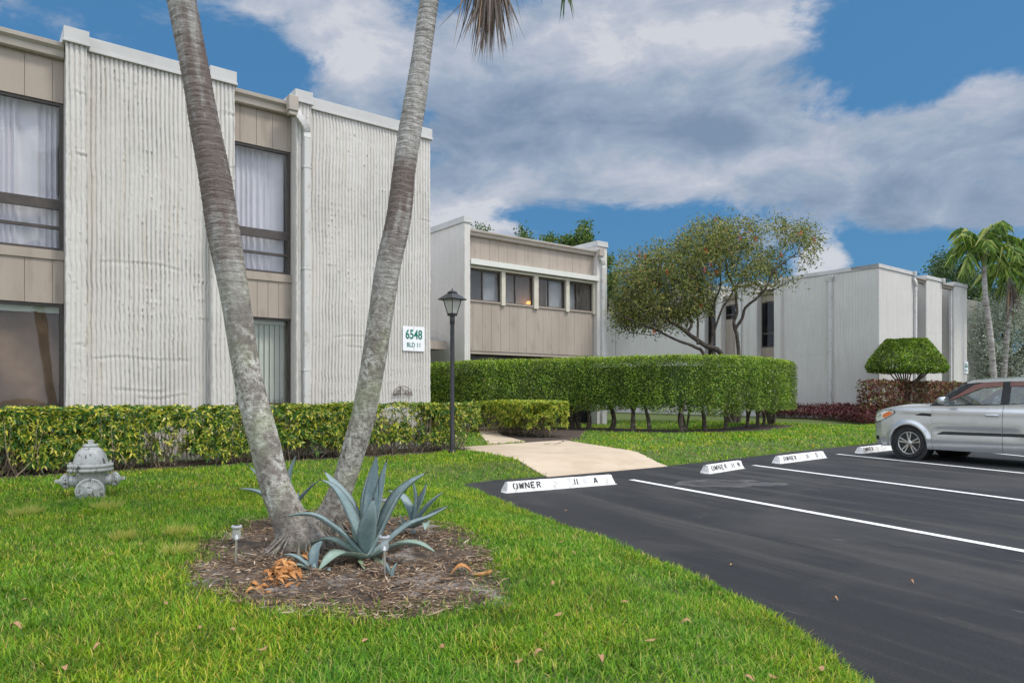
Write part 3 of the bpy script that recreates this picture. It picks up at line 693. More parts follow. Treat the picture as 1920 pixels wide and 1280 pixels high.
post = [(uu(p0, BS-.1), uu(p1, BS-.1)) for p0, p1 in ((941, 948), (1002, 1010), (1062, 1068), (1113, 1118))]
for p0, p1 in post: m.box(p0, p1, BS-.10, BS+.03, wb-.10, wt-.03)
m.build('shutter_track', M['cream'], B)
edges = [uB1]+[q for p in post for q in p]
for i in range(4):
    a = edges[2*i]; b = edges[2*i+1]; mid = a+(b-a)*(.47, .40, .42, .38)[i]
    window(B, FA, a, b, BS+.0, wb, wt-.06, (), [(mid, .05)], wd=.035, gm=M['glass'])
blindcol = surf('grey_blind', (.42, .43, .43), (.5, .5, .5), 3, .7)
for (a, b) in ((edges[0]+.55*(edges[1]-edges[0]), edges[1]-.1), (edges[4]+.45*(edges[5]-edges[4]), edges[5]), (edges[6], edges[6]+.38*(edges[7]-edges[6]))):
    m = MB(FA); z = wb
    while z < wt-.08: m.add([(a, BS+.16, z), (b, BS+.16, z), (b, BS+.185, z+.045), (a, BS+.185, z+.045)], [(0, 1, 2, 3)]); z += .05
    m.build('blinds', blindcol, B)
m = MB(FA); m.box(uB1, uB2, BS+1.17, BS+1.19, .1, 6.5); m.box(uB1, uB2, BS+.06, BS+1.17, 2.0+.9, 2.0+.98); m.build('interior', M['dark'], B)
window(B, FA, uB1, uB2, BS+.25, LAWN, zz(883, 668), (), [(uu(p, BS+.25), .06) for p in (935, 1003, 1060)], wd=.06, gm=M['glass_dark'])
m = MB(FA); m.box(uB1, uB2, BS+.0, BS+.5, sb-.10, sb-.003); m.build('soffit', M['siding'], B)
spout(B, FA, uu(1131, BV-.06), BV-.05, zz(1130, 480), LAWN, w=.15, kick=.16, dep=.10)
m = MB(FA); a = uu(1127, BV-.1); m.box(a-.13, a+.10, BV-.18, BV-.02, gb-.06, gt+.05); m.build('gutter_outlet', M['gutter'], B, bevel=.01)
# lamp glowing in the room
s = uu(992, BS+.8); lz = onV(992, 562, BS+.8)[1]
tl = thing('table_lamp', 'warm glowing table lamp seen through the second window of the middle building', 'lamp', uv(s, BS+.75, wb-.35), TH)
m = MB('local'); m.lathe([(.07, 0), (.08, .02), (.02, .05), (.015, .30)], seg=12); m.build('base', M['iron'], tl)
m = MB('local'); m.lathe([(.19, .30), (.12, .62)], seg=16, rz=0.1); m.build('shade', emat('lamp_shade_glow', (1., .42, .12), 1.6), tl)
# entrance canopy between A and B
v0 = 19.4; a, b = uu(806, v0)-1.6, uu(838, v0); z0, z1 = onV(838, 655, v0)[1], onV(838, 640, v0)[1]
cp = thing('entrance_canopy', 'taupe flat entrance canopy in the gap between the near and middle buildings', 'canopy', uv(b, v0, z0), TH)
m = MB(FA); m.box(a-2, b, v0, v0+.06, z0, z1); m.box(b-.06, b, v0+.06, v0+3, z0, z1); m.build('fascia', M['siding'], cp)
m = MB(FA); m.box(a-2, b-.06, v0+.06, v0+3, z0+.05, z1-.05); m.add([(a-2, v0+.05, z1-.02), (b-.02, v0+.05, z1-.02), (b-.02, v0+3, z1+.35), (a-2, v0+3, z1+.35)], [(0, 1, 2, 3)]); m.build('roof', M['siding'], cp)
m = MB(FA); m.box(b-.16, b-.04, v0+2.8, v0+2.92, LAWN, z0+.05); m.build('post', M['siding'], cp)

# ---- building D, the far right one
DU = 31.5; DV = onU(1648, 600, DU)[0]
D = thing('apartment_building', 'far right grey white apartment building with two blank wall faces behind the domed shrub', 'building', uv(DU, DV, LAWN), TH)
vv_ = lambda px: onU(px, 600, DU)[0]
def dl(px, py): return onU(px, py, DU)[1]
zt_ = lambda px, py, v: onV(px, py, v)[1]
V1 = vv_(1457)
m = MB(FS); ribs(m, -V1, -DV, DU, .1, H-.1, ds=.035, dz=.08, depth=.02, pitch=.14, seed=31, lumps=120); m.build('wall', M['wall_grey_side'], D)
m = MB(FA); m.box(DU+1.5, 47, DV+1.0, DV+24, .1, 6.6); m.box(DU+.06, DU+1.5, DV+1.0, V1, .1, 6.6); m.box(DU+.06, uu(1703, DV)-.0, DV+.06, DV+1.0, .1, H-.15); m.build('wall', M['wall_grey'], D)
# right hand facade
x1703, x1712 = uu(1703, DV), uu(1712, DV-.1)
segs = [(DU, uu(1712, DV)), (uu(1737, DV), uu(1766, DV)), (uu(1789, DV), uu(1813, DV))]
REC = .95
for i, (a, b) in enumerate(segs):
    m = MB(FA); ribs(m, a, b, DV, .1, H-.1, ds=.03, dz=.08, depth=.018, pitch=.14, seed=41+i, lumps=100)
    m.box(a+.01, b-.01, DV+.06, DV+1.0, .1, H-.12); m.build('wall', M['wall_grey'], D)
m = MB(FA)
for i, (a, b) in enumerate(segs): cope(m, a, b, DV, DV+1.2, H, .14)
for a in (segs[0][1]+.01, segs[1][1]+.01): m.box(a-.1, a+.02, DV-.15, DV-.04, H-.2, H+.006)
cope(m, DU, DU+.35, DV+.05, V1+.1, H-.002, .14)
m.build('coping', M['coping'], D)
for (a, b) in ((segs[0][1], segs[1][0]), (segs[1][1], segs[2][0])):
    for (z0, z1) in ((5.7, 6.55), (2.5, 3.5)):
        m = MB(FA); boards(m, a, b, DV+REC-.25, z0, z1, .3); m.build('siding', M['siding'], D)
    for (z0, z1) in ((3.5, 5.7), (LAWN, 2.5)): window(D, FA, a, b, DV+REC-.2, z0, z1, [(z0+.7, .07)], (), gm=M['glass_dark'])
    guttr(D, FA, a, b, DV+.25, 6.6, 6.78, .3)
spout(D, FA, segs[0][1]+.12, DV-.05, 6.72, LAWN, w=.16, kick=.14, dep=.12)
spout(D, FA, segs[2][0]-.12, DV+.12, 6.55, LAWN, w=.14, dep=.12)
spout(D, FS, -vv_(1558), DU-.07, dl(1558, 517), LAWN, w=.15, head=True, dep=.12)
# bays along the left hand face, going away
def bay(p0, p1, rec, sp):
    a, b = -vv_(p0), -vv_(p1)
    for (z0, z1, kind) in sp:
        if kind == 's': m = MB(FS); boards(m, a, b, DU+rec, z0, z1, .25); m.build('siding', M['siding'], D)
        else: window(D, FS, a, b, DU+rec+.03, z0, z1, [(z0+(z1-z0)*.3, .1)], (), gm=M['glass_dark'])
    m = MB(FS); m.box(a, b, DU+rec+.35, DU+rec+.38, .1, 6.6); m.build('interior', M['dark'], D)
zz = lambda px, py: onU(px, py, DU+.3)[1]
bay(1421, 1455, .3, [(zz(1440, 565), 6.3, 's'), (zz(1440, 650), zz(1440, 566), 'w'), (LAWN, zz(1440, 651), 's')])
bay(1354, 1379, .3, [(zz(1366, 572), 6.3, 's'), (zz(1366, 598), zz(1366, 573), 'w'), (LAWN, zz(1366, 599), 's')])
bay(1321, 1344, .3, [(zz(1330, 572), 6.3, 's'), (zz(1330, 672), zz(1330, 573), 'w'), (LAWN, zz(1330, 673), 's')])
m = MB(FS)
for p0, p1, pr in ((1455, 1467, -.18), (1408, 1421, -.12), (1379, 1408, 0.), (1344, 1354, -.1), (1138, 1321, 0.)):
    m.box(-vv_(p0), -vv_(p1), DU+pr, DU+1.5, .1, H-.15 if p0 != 1138 else H-.15)
m.box(-34, -vv_(1138), DU, DU+2, .1, H-.15)
m.build('wall', M['wall_grey_side'], D)
m = MB(FS)
for p0, p1, pr in ((1455, 1467, -.18), (1379, 1421, -.12), (1344, 1354, -.1), (1138, 1321, 0.)): cope(m, -vv_(p0), -vv_(p1), DU+pr, DU+1.6, H-.004, .14)
m.build('coping', M['coping'], D)
for p0, p1 in ((1421, 1455), (1354, 1379), (1321, 1344)): guttr(D, FS, -vv_(p0), -vv_(p1), DU+.30, 6.28, 6.45, .22)
m = MB(FS)
for px in (1153, 1389): spout(D, FS, -vv_(px), DU-.07, 6.6, LAWN, w=.13, dep=.1)
sign(1811.4, 689, uu(1815, DV-.03)-uu(1808.2, DV-.03), .62, DV-.02, 'small white and green number sign at the right end of the far building', '6556', 'BLD 12')
# ------------------------------------------------------------------ wheel stops
STROKES = {                                    # stencil strokes on a 1 x 1.6 box, with bridges left open
 'O': [((.18, 1.45), (.0, 1.2)), ((0, 1.2), (0, .4)), ((0, .4), (.18, .12)), ((.62, 1.45), (.8, 1.2)), ((.8, 1.2), (.8, .4)), ((.8, .4), (.62, .12)), ((.18, 1.5), (.32, 1.5)), ((.5, .08), (.62, .08))],
 'W': [((0, 1.55), (.12, .1)), ((.22, .1), (.38, 1.3)), ((.48, 1.3), (.62, .1)), ((.72, .1), (.86, 1.55))],
 'N': [((0, .05), (0, 1.55)), ((.12, 1.4), (.66, .2)), ((.8, .05), (.8, 1.55))],
 'E': [((0, .05), (0, 1.55)), ((.12, 1.48), (.7, 1.48)), ((.12, .8), (.55, .8)), ((.12, .12), (.7, .12))],
 'R': [((0, .05), (0, 1.55)), ((.14, 1.48), (.5, 1.45)), ((.5, 1.45), (.72, 1.2)), ((.72, 1.2), (.5, .85)), ((.5, .85), (.14, .82)), ((.36, .68), (.76, .05))],
 'A': [((0, .05), (.34, 1.5)), ((.46, 1.5), (.8, .05)), ((.26, .52), (.56, .52))],
 'M': [((0, .05), (.08, 1.5)), ((.16, 1.4), (.38, .5)), ((.46, .5), (.68, 1.4)), ((.76, 1.5), (.84, .05))],
 'S': [((.7, 1.3), (.5, 1.5)), ((.5, 1.5), (.2, 1.5)), ((.2, 1.5), (.05, 1.2)), ((.05, 1.2), (.3, .9)), ((.42, .78), (.75, .5)), ((.75, .5), (.6, .15)), ((.6, .15), (.25, .1)), ((.25, .1), (.05, .3))],
 'I': [((.3, .05), (.3, 1.55))]}
def wheel_stop(pa, pb, label, text, seed, length=None, chip=None):
    a = G(*pa)[:2]; b = G(*pb)[:2]; d = (b-a)/np.linalg.norm(b-a); L = length or np.linalg.norm(b-a)
    rz = math.atan2(d[1], d[0])
    t = thing('wheel_stop', label, 'wheel stop', (a[0], a[1], 0), rz, 'white wheel stops painted with owner numbers')
    W, TP, HT = .17, .07, .135
    rg = np.random.default_rng(seed)
    n = 46; xs = np.linspace(0, L, n); inset = .05
    prof = [(0, .0), (.004, .028), ((W-TP)/2-.006, HT-.006), ((W-TP)/2+.008, HT), ((W+TP)/2-.008, HT), ((W+TP)/2+.006, HT-.006), (W-.004, .028), (W, .0)]
    P_ = np.array(prof)
    X = np.repeat(xs[:, None], len(P_), 1); Y = np.repeat(P_[None, :, 0], n, 0); Zz = np.repeat(P_[None, :, 1], n, 0)
    X = X.copy(); hgt = P_[:, 1]/HT
    X[0] += hgt*inset; X[-1] -= hgt*inset
    X += rg.normal(0, .0015, X.shape); Y = Y+rg.normal(0, .0012, Y.shape); Zz = Zz+rg.normal(0, .001, Zz.shape); Zz[:, 0] = Zz[:, -1] = .001
    m = MB('local'); m.grid(X, Y, Zz, False, True); k = len(P_)
    e0 = np.stack([X[0], Y[0], Zz[0]], 1); e1 = np.stack([X[-1], Y[-1], Zz[-1]], 1)
    m.add(e0, [tuple(range(k))]); m.add(e1, [tuple(range(k-1, -1, -1))])
    m.build('concrete_block', M['stop'], t)
    # overspray of white paint on the asphalt
    pts = [(-.02+L*q+0, -.014-.012*rg.random()) for q in np.linspace(0, 1.02, 30)]+[(L+.02, W*.6)]+[(-.03, W*.6)]
    m = MB('local'); m.prism(pts, -.002, .006); m.build('paint_edge', M['stop'], t)
    # lettering lies on the front slope
    sl = math.hypot((W-TP)/2-.006-.004, HT-.034); sy = ((W-TP)/2-.01)/sl; sz = (HT-.034)/sl
    def put(chars, x0, hgt_, wd_, mat, name='lettering', th=.019, gap=1.3):
        m = MB('local'); x = x0
        for c in chars:
            if c == ' ': x += wd_*.7; continue
            for (p, q) in STROKES[c]:
                pp = []
                for (sx, sy_) in (p, q):
                    h = .012+sy_/1.6*hgt_; pp.append((x+sx*wd_+.1*0, .004+sy*h, .028+sz*h))
                p3, q3 = np.array(pp[0]), np.array(pp[1]); nn = np.array([0, -sz, sy])*.0022
                dd = q3-p3; ln = np.linalg.norm(dd); dd /= ln+1e-9; sd = np.cross(dd, np.array([0, -sz, sy])); sd *= th/2
                j = rg.normal(0, .0012, 3)
                m.add([p3-sd+nn, p3+sd+nn, q3+sd+nn+j*0, q3-sd+nn, p3-sd, p3+sd, q3+sd, q3-sd], [(0, 1, 2, 3), (7, 6, 5, 4), (0, 4, 5, 1), (1, 5, 6, 2), (2, 6, 7, 3), (3, 7, 4, 0)])
            x += wd_*(gap if c != 'I' else .62)
        m.build(name, mat, t)
    for (chars, x0, hh, ww, mt) in text: put(chars, x0*L, hh, ww, M[mt])
    return t
wheel_stop((950, 924), (1147, 908), 'long white wheel stop nearest the path reading OWNER 11 A', [('OWNER', .065, .088, .072, 'black_paint'), ('II', .60, .085, .068, 'black_paint'), ('NI', .70, .08, .05, 'faint_paint'), ('A', .795, .085, .066, 'black_paint')], 1, 1.83)
wheel_stop((1330, 888), (1392, 878), 'short white wheel stop alone beyond the path reading OWNER 11 M', [('OWNER', .10, .085, .085, 'black_paint'), ('II', .66, .085, .085, 'black_paint'), ('M', .84, .085, .085, 'black_paint')], 2, 1.22)
wheel_stop((1463, 869), (1557, 857), 'white wheel stop left of the silver car reading OWNER 11 S', [('OWNER', .10, .085, .078, 'black_paint'), ('II', .57, .085, .078, 'black_paint'), ('S', .78, .085, .078, 'black_paint')], 3, 1.86)
wheel_stop((1617, 850), (1668, 844), 'white wheel stop under the nose of the silver car reading OWNER', [('OWNER', .06, .085, .078, 'black_paint')], 4, 1.83)

# ------------------------------------------------------------------ lamp post
b = G(848, 851, .165); lp = thing('lamp_post', 'black post lantern beside the path at the end of the variegated hedge', 'street lamp', (b[0], b[1], .15), math.atan2(b[1], b[0])+PI/4-PI/2)
m = MB('local'); m.tube([(0, 0, 0), (0, 0, .35), (0, 0, .36), (0, 0, 2.52)], [.052, .050, .045, .041], 20)
m.lathe([(.075, 0), (.08, .06), (.062, .10)], seg=20); m.build('pole', M['black'], lp)
m = MB('local'); m.lathe([(.043, 2.50), (.049, 2.51), (.049, 2.66), (.044, 2.67)], seg=20); m.lathe([(.09, 2.66), (.095, 2.68), (.085, 2.70)], seg=4, rz=PI/4, smooth=False); m.build('collar', M['black'], lp)
z0, z1 = 2.70, 2.985; r0, r1 = .062, .125
m = MB('local')
for a, c in ((1, 1), (1, -1), (-1, 1), (-1, -1)): m.bar((a*r0, c*r0, z0-.01), (a*r1, c*r1, z1), .016)
for q in range(4):
    c = [(1, 1), (-1, 1), (-1, -1), (1, -1)]; p, n_ = c[q], c[(q+1) % 4]
    m.bar((p[0]*r0, p[1]*r0, z0), (n_[0]*r0, n_[1]*r0, z0), .018); m.bar((p[0]*r1, p[1]*r1, z1-.01), (n_[0]*r1, n_[1]*r1, z1-.01), .018)
m.build('lantern_frame', M['black'], lp)
frost = surf('frosted_panel', (.62, .62, .58), rough=.35); 
mm, nt, out = newmat('frosted_glass'); kk = NT(nt)
mx = kk.n('ShaderNodeMixShader', inp={0: .62, 1: kk.n('ShaderNodeBsdfTransparent', inp={0: (.9, .9, .88, 1)}).outputs[0], 2: kk.n('ShaderNodeBsdfPrincipled', inp={'Base Color': (.55, .55, .5, 1), 'Roughness': .3}).outputs[0]}); nt.links.new(mx.outputs[0], out.inputs[0])
m = MB('local')
for q in range(4):
    c = [(1, 1), (-1, 1), (-1, -1), (1, -1)]; p, n_ = c[q], c[(q+1) % 4]; e = .97
    m.add([(p[0]*r0*e, p[1]*r0*e, z0), (n_[0]*r0*e, n_[1]*r0*e, z0), (n_[0]*r1*e, n_[1]*r1*e, z1-.01), (p[0]*r1*e, p[1]*r1*e, z1-.01)], [(0, 1, 2, 3)])
m.build('glass', mm, lp)
m = MB('local'); m.lathe([(.03, 2.7), (.03, 2.76), (.045, 2.80), (.04, 2.86), (.015, 2.885)], seg=16); m.build('bulb', surf('bulb_glass', (.9, .9, .88), rough=.2), lp)
m = MB('local'); e = .195*math.sqrt(2)
m.lathe([(e, z1-.02), (e+.004, z1-.008), (.075, z1+.12), (.06, z1+.125)], seg=4, rz=PI/4, smooth=False)
m.lathe([(.10, z1+.118), (.102, z1+.126), (.045, z1+.155), (.03, z1+.16)], seg=4, rz=PI/4, smooth=False)
m.lathe([(.012, z1+.155), (.014, z1+.17), (.006, z1+.185), (.012, z1+.195), (.002, z1+.215)], seg=10); m.build('lantern_roof', M['black'], lp)

# ------------------------------------------------------------------ hydrant
mh, nt, out = newmat('worn_silver_paint'); k = NT(nt); o = k.obj()
c = k.ramp(k.noise(o, 9, 5), [(.3, (.40, .405, .37)), (.65, (.50, .50, .465))])
c = k.mix(k.ramp(k.noise(k.mapv(o, (1.6, 1.6, .4)), 17, 6, .7), [(.56, (0, 0, 0)), (.62, (1, 1, 1))]), c, (.09, .075, .06))
c = k.mix(k.ramp(k.noise(o, 34, 4, .6), [(.64, (0, 0, 0)), (.70, (1, 1, 1))]), c, (.60, .60, .57))
p = k.n('ShaderNodeBsdfPrincipled', inp={'Base Color': c, 'Roughness': .5, 'Metallic': .15})
nt.links.new(k.n('ShaderNodeBump', inp={'Strength': 1, 'Distance': .004, 'Height': k.noise(o, 45, 4)}).outputs[0], p.inputs['Normal']); nt.links.new(p.outputs[0], out.inputs[0])
b = G(170, 930, .17); hy = thing('fire_hydrant', 'weathered silver grey fire hydrant on the lawn in front of the hedge', 'fire hydrant', (b[0], b[1], .14), .50)
m = MB('local'); m.lathe([(.19, -.05), (.19, .03), (.145, .035), (.142, .06), (.146, .10), (.142, .30), (.16, .315)], seg=32); m.build('barrel', mh, hy)
m = MB('local'); m.lathe([(.20, .315), (.225, .32), (.228, .345), (.215, .352), (.215, .36), (.228, .367), (.226, .395), (.20, .40)], seg=32)
for q in range(8):
    a = q*PI/4+.2; m.lathe([(.016, .30), (.016, .42), (.010, .425)], (math.cos(a)*.195, math.sin(a)*.195, 0), seg=6, smooth=False)
m.build('flange', mh, hy)
m = MB('local'); m.lathe([(.168, .398), (.166, .44), (.150, .50), (.118, .55), (.075, .585), (.05, .592)], seg=32)
m.lathe([(.072, .585), (.078, .59), (.078, .612), (.07, .618)], seg=24); m.build('bonnet', mh, hy)
m = MB('local'); m.lathe([(.034, .612), (.030, .66), (.026, .665)], seg=5, smooth=False); m.build('operating_nut', mh, hy)
for sgn in (-1, 1):
    pr = [(.06, .10), (.068, .15), (.068, .20), (.058, .203), (.058, .21), (.07, .213), (.072, .255), (.06, .275), (.04, .285), (.028, .30)]
    m = MB('local'); m.lathe([(r, sgn*h) for r, h in pr], (0, 0, .215), 'x', 24)
    for q in range(8):
        a = q*PI/4; m.box(sgn*.235-.022, sgn*.235+.022, math.cos(a)*.074-.007, math.cos(a)*.074+.007, .215+math.sin(a)*.074-.007, .215+math.sin(a)*.074+.007)
    c = m.build('side_cap', mh, hy)
    m = MB('local'); m.lathe([(.024, sgn*.295), (.020, sgn*.335), (.016, sgn*.34)], (0, 0, .215), 'x', 5, False); m.build('cap_nut', mh, c)
m = MB('local'); yc = .115; m.lathe([(.10, -.10), (.118, -.145), (.125, -.165), (.138, -.17), (.142, -.21), (.128, -.228), (.122, -.222), (.075, -.235), (.05, -.245)], (0, 0, yc), 'y', 32)
m.v[-1] = m.v[-1]; 
for q in range(6):
    a = q*PI/3+.3; m.bar((math.cos(a)*.05, -.238, yc+math.sin(a)*.05), (math.cos(a)*.125, -.225, yc+math.sin(a)*.125), .022, .02)
c = m.build('front_cap', mh, hy)
m = MB('local'); m.lathe([(.036, -.24), (.032, -.275), (.025, -.28)], (0, 0, yc), 'y', 5, False); m.build('cap_nut', mh, c)

# ------------------------------------------------------------------ solar path lights
steel = surf('brushed_steel', (.55, .52, .47), (.68, .65, .6), 14, .35, metal=.85); clearp = None
mm2, nt, out = newmat('clear_plastic'); kk = NT(nt)
mx = kk.n('ShaderNodeMixShader', inp={0: .25, 1: kk.n('ShaderNodeBsdfTransparent', inp={0: (.93, .95, .95, 1)}).outputs[0], 2: kk.n('ShaderNodeBsdfPrincipled', inp={'Base Color': (.75, .77, .78, 1), 'Roughness': .15}).outputs[0]}); nt.links.new(mx.outputs[0], out.inputs[0])
grey_pl = surf('grey_plastic', (.40, .41, .43), rough=.4)
def path_light(px, py, label, lean=(0, 0)):
    b = G(px, py, .165); t = thing('solar_light', label, 'garden light', (b[0], b[1], .15), 0, 'solar path lights in the mulch bed')
    def L(z): return (lean[0]*z, lean[1]*z)
    m = MB('local'); m.tube([(*L(.0), .0), (*L(.03), .03)], [.006, .011], 10); m.build('spike', M['black'], t)
    m = MB('local'); m.tube([(*L(.03), .03), (*L(.225), .225)], .0105, 14); m.build('stem', steel, t)
    x, y = L(.27)
    m = MB('local'); m.lathe([(.012, .222), (.030, .226), (.034, .24), (.036, .31), (.036, .315)], (x, y, 0), seg=20); m.build('lens', mm2, t)
    m = MB('local'); m.lathe([(.014, .228), (.010, .25), (.004, .262)], (x, y, 0), seg=10); m.build('bulb', surf('led_white', (.85, .85, .85)), t)
    m = MB('local'); m.lathe([(.036, .312), (.043, .315), (.044, .328), (.040, .334)], (x, y, 0), seg=24); cp_ = m.build('cap', grey_pl, t)
    m = MB('local'); m.box(x-.022, x+.022, y-.022, y+.022, .333, .337); m.build('solar_panel', M['black'], cp_)
    t.scale = (.78, .78, .86)
    return t
path_light(442, 1060, 'solar light left of the palm trunks in the mulch', (.03, 0))
path_light(722, 1085, 'solar light standing right in front of the large agave', (-.02, 0))
path_light(720, 995, 'solar light half hidden behind the large agave leaves', (.0, 0))
# ------------------------------------------------------------------ palms in the bed
def barkmat():
    m, nt, out = newmat('palm_bark'); k = NT(nt); o = k.obj(); L = k.attr('len'); br = k.attr('brown'); low = k.attr('low')
    base = k.ramp(k.noise(k.mapv(o, (7, 7, 4)), 3.2, 8, .7), [(.3, (.25, .23, .205)), (.5, (.42, .40, .37)), (.7, (.56, .54, .51))])
    ringn = k.noise(k.mapv(o, (5, 5, 90)), 1., 3, .6)
    base = k.mix(k.ramp(ringn, [(.36, (.7, .7, .7)), (.5, (0, 0, 0))]), base, (.13, .115, .10))
    ring = k.attr('ring'); base = k.mix(k.math('MULTIPLY', ring, .95), base, (.66, .635, .60))
    base = k.mix(k.math('MULTIPLY', br, .8), base, (.10, .058, .045))
    lich = k.ramp(k.noise(o, 26, 9, .74), [(.37, (.09, .075, .062)), (.45, (.30, .275, .235)), (.55, (.48, .465, .41)), (.66, (.68, .68, .63))])
    lich = k.mix(k.ramp(k.noise(o, 5.5, 8, .7), [(.47, (0, 0, 0)), (.58, (.8, .8, .8))]), lich, (.17, .145, .125))
    lich = k.mix(k.ramp(k.noise(o, 2.2, 3), [(.5, (0, 0, 0)), (.7, (.55, .55, .55))]), lich, (.36, .40, .24))
    c = k.mix(low, base, lich)
    c = k.mix(k.math('MULTIPLY', k.attr('foot'), .65), c, k.ramp(k.noise(o, 30, 6, .7), [(.35, (.05, .04, .034)), (.65, (.26, .225, .19))]))
    p = k.n('ShaderNodeBsdfPrincipled', inp={'Base Color': c, 'Roughness': .9, 'Specular IOR Level': .15})
    h = k.math('ADD', k.math('MULTIPLY', k.noise(o, 34, 8, .72), .022), k.math('MULTIPLY', ringn, .006))
    nt.links.new(k.n('ShaderNodeBump', inp={'Strength': 1, 'Distance': 1, 'Height': h}).outputs[0], p.inputs['Normal']); nt.links.new(p.outputs[0], out.inputs[0]); return m
M['bark'] = barkmat()
def catmull(pts, step):
    pts = np.array(pts, float); out = []
    e = np.concatenate([[2*pts[0]-pts[1]], pts, [2*pts[-1]-pts[-2]]])
    for i in range(1, len(e)-2):
        L = np.linalg.norm(e[i+1][:3]-e[i][:3]); n = max(2, int(L/step))
        t = np.linspace(0, 1, n, endpoint=False)[:, None]
        out.append(.5*((2*e[i])+(-e[i-1]+e[i+1])*t+(2*e[i-1]-5*e[i]+4*e[i+1]-e[i+2])*t*t+(-e[i-1]+3*e[i]-3*e[i+1]+e[i+2])*t**3))
    return np.concatenate(out+[pts[-1:]])
def palm_trunk(spec, tf, parent, seed, browns, lowz):
    pts = []
    for (px, py, wpx) in spec:
        t = tf(py); p = P(px, py, t); pts.append([*p, wpx*t/F/2*.97])
    q = catmull(pts, .009); path, rad = q[:, :3], q[:, 3]
    n = len(path); seg = 56; ln = np.concatenate([[0], np.cumsum(np.linalg.norm(np.diff(path, axis=0), axis=1))])
    th = np.arange(seg)*2*PI/seg; Ls = ln[:, None]+(vn(np.cos(th)*1.3+5, np.sin(th)*1.3, seed)-.5)[None]*.035+0*th[None]
    jit = (vn(ln*2.2, ln*0, seed+3)[:, None]-.5)*.05
    sc = (Ls+jit)/.052; fr = sc-np.floor(sc); hz = path[:, 2][:, None]+0*th
    rs = np.random.default_rng(seed).random(4000)
    st = rs[(np.floor(sc).astype(int)) % 4000]
    low = 1-sstep(lowz-.35, lowz+.45, hz+(fbm(np.cos(th)[None]*2+hz*1.5, np.sin(th)[None]*2+hz, seed)-.5)*1.0)
    ringf = np.exp(-((fr-.10)/.085)**2)*(.25+1.1*st)
    mod = 1+(1-low*.9)*(.030*ringf-.028*np.exp(-((fr-.9)/.12)**2))+.035*(fbm(np.cos(th)[None]*1.5+7, hz*2.5+np.sin(th)[None], seed+5)-.5)
    mod += .05*low*(fbm(np.cos(th)[None]*4+hz*5, np.sin(th)[None]*4+hz*9, seed+6)-.45)
    base = 1-sstep(.17, .42, hz); mod += base*(.22*(fbm(np.cos(th)[None]*3+2, np.sin(th)[None]*3, seed+8, 3)-.4)+.12*np.sin(th*9)[None]*vn(np.cos(th)*2, np.sin(th)*2, 4)[None])
    m = MB(); m.tube(path, rad, seg, False, mod)
    bro = np.zeros((n, seg))
    for (py, sp, amt) in browns:
        zc = EYE+(HY-py)/F*tf(py); bro += amt*np.exp(-((hz-zc)/sp)**2)*sstep(.38, .55, fbm(np.cos(th)[None]*1.8+3+hz*.0, np.sin(th)[None]*1.8+hz*.8, seed+int(py), 3)+.12*st)
    m.attr = {'len': Ls.reshape(-1), 'brown': np.clip(bro, 0, .9).reshape(-1), 'low': low.reshape(-1), 'foot': (1-sstep(.30, .62, hz+(fbm(np.cos(th)[None]*2+3, np.sin(th)[None]*2+hz*2, seed+2)-.5)*.3)).reshape(-1), 'ring': (ringf*(1-low)*(vn(np.cos(th)[None]*3, sc*.8+np.sin(th)[None]*2, 5)*1.2)).clip(0, 1).reshape(-1)}
    m.build('trunk', M['bark'], parent); return path
SL = [(258, -430, 44), (280, -300, 46), (310, -150, 50), (340, 0, 53), (368, 144, 52), (384, 235, 55), (403, 332, 59), (418, 430, 61), (431, 501, 57), (443, 568, 54), (458, 669, 52), (471, 736, 54), (496, 830, 57), (513, 899, 57), (540, 967, 66), (556, 1005, 84), (566, 1032, 120), (570, 1048, 150)]
SR = [(862, -420, 33), (846, -300, 33), (826, -150, 34), (805, 0, 36), (791, 100, 37), (780, 178, 42), (767, 256, 44), (758, 319, 44), (747, 412, 48), (727, 503, 48), (713, 597, 47), (698, 691, 46), (683, 773, 46), (667, 830, 46), (646, 899, 44), (622, 962, 54), (606, 992, 76), (598, 1016, 110)]
M['frond'] = leafmat('palm_frond', [(0, (.05, .10, .02)), (.6, (.09, .16, .03)), (1, (.17, .2, .05))], .3)
M['frond_far'] = leafmat('palm_frond_green', [(0, (.05, .11, .02)), (.5, (.17, .29, .05)), (.85, (.36, .46, .10)), (1, (.55, .56, .22))], .35)
M['dead_frond'] = leafmat('dried_frond', [(0, (.11, .08, .07)), (.5, (.23, .175, .155)), (.85, (.36, .31, .29)), (1, (.40, .25, .13))], .25, .7, .2)
M['stalk'] = surf('frond_stalk', (.16, .22, .06), (.25, .27, .10), 4, .6)
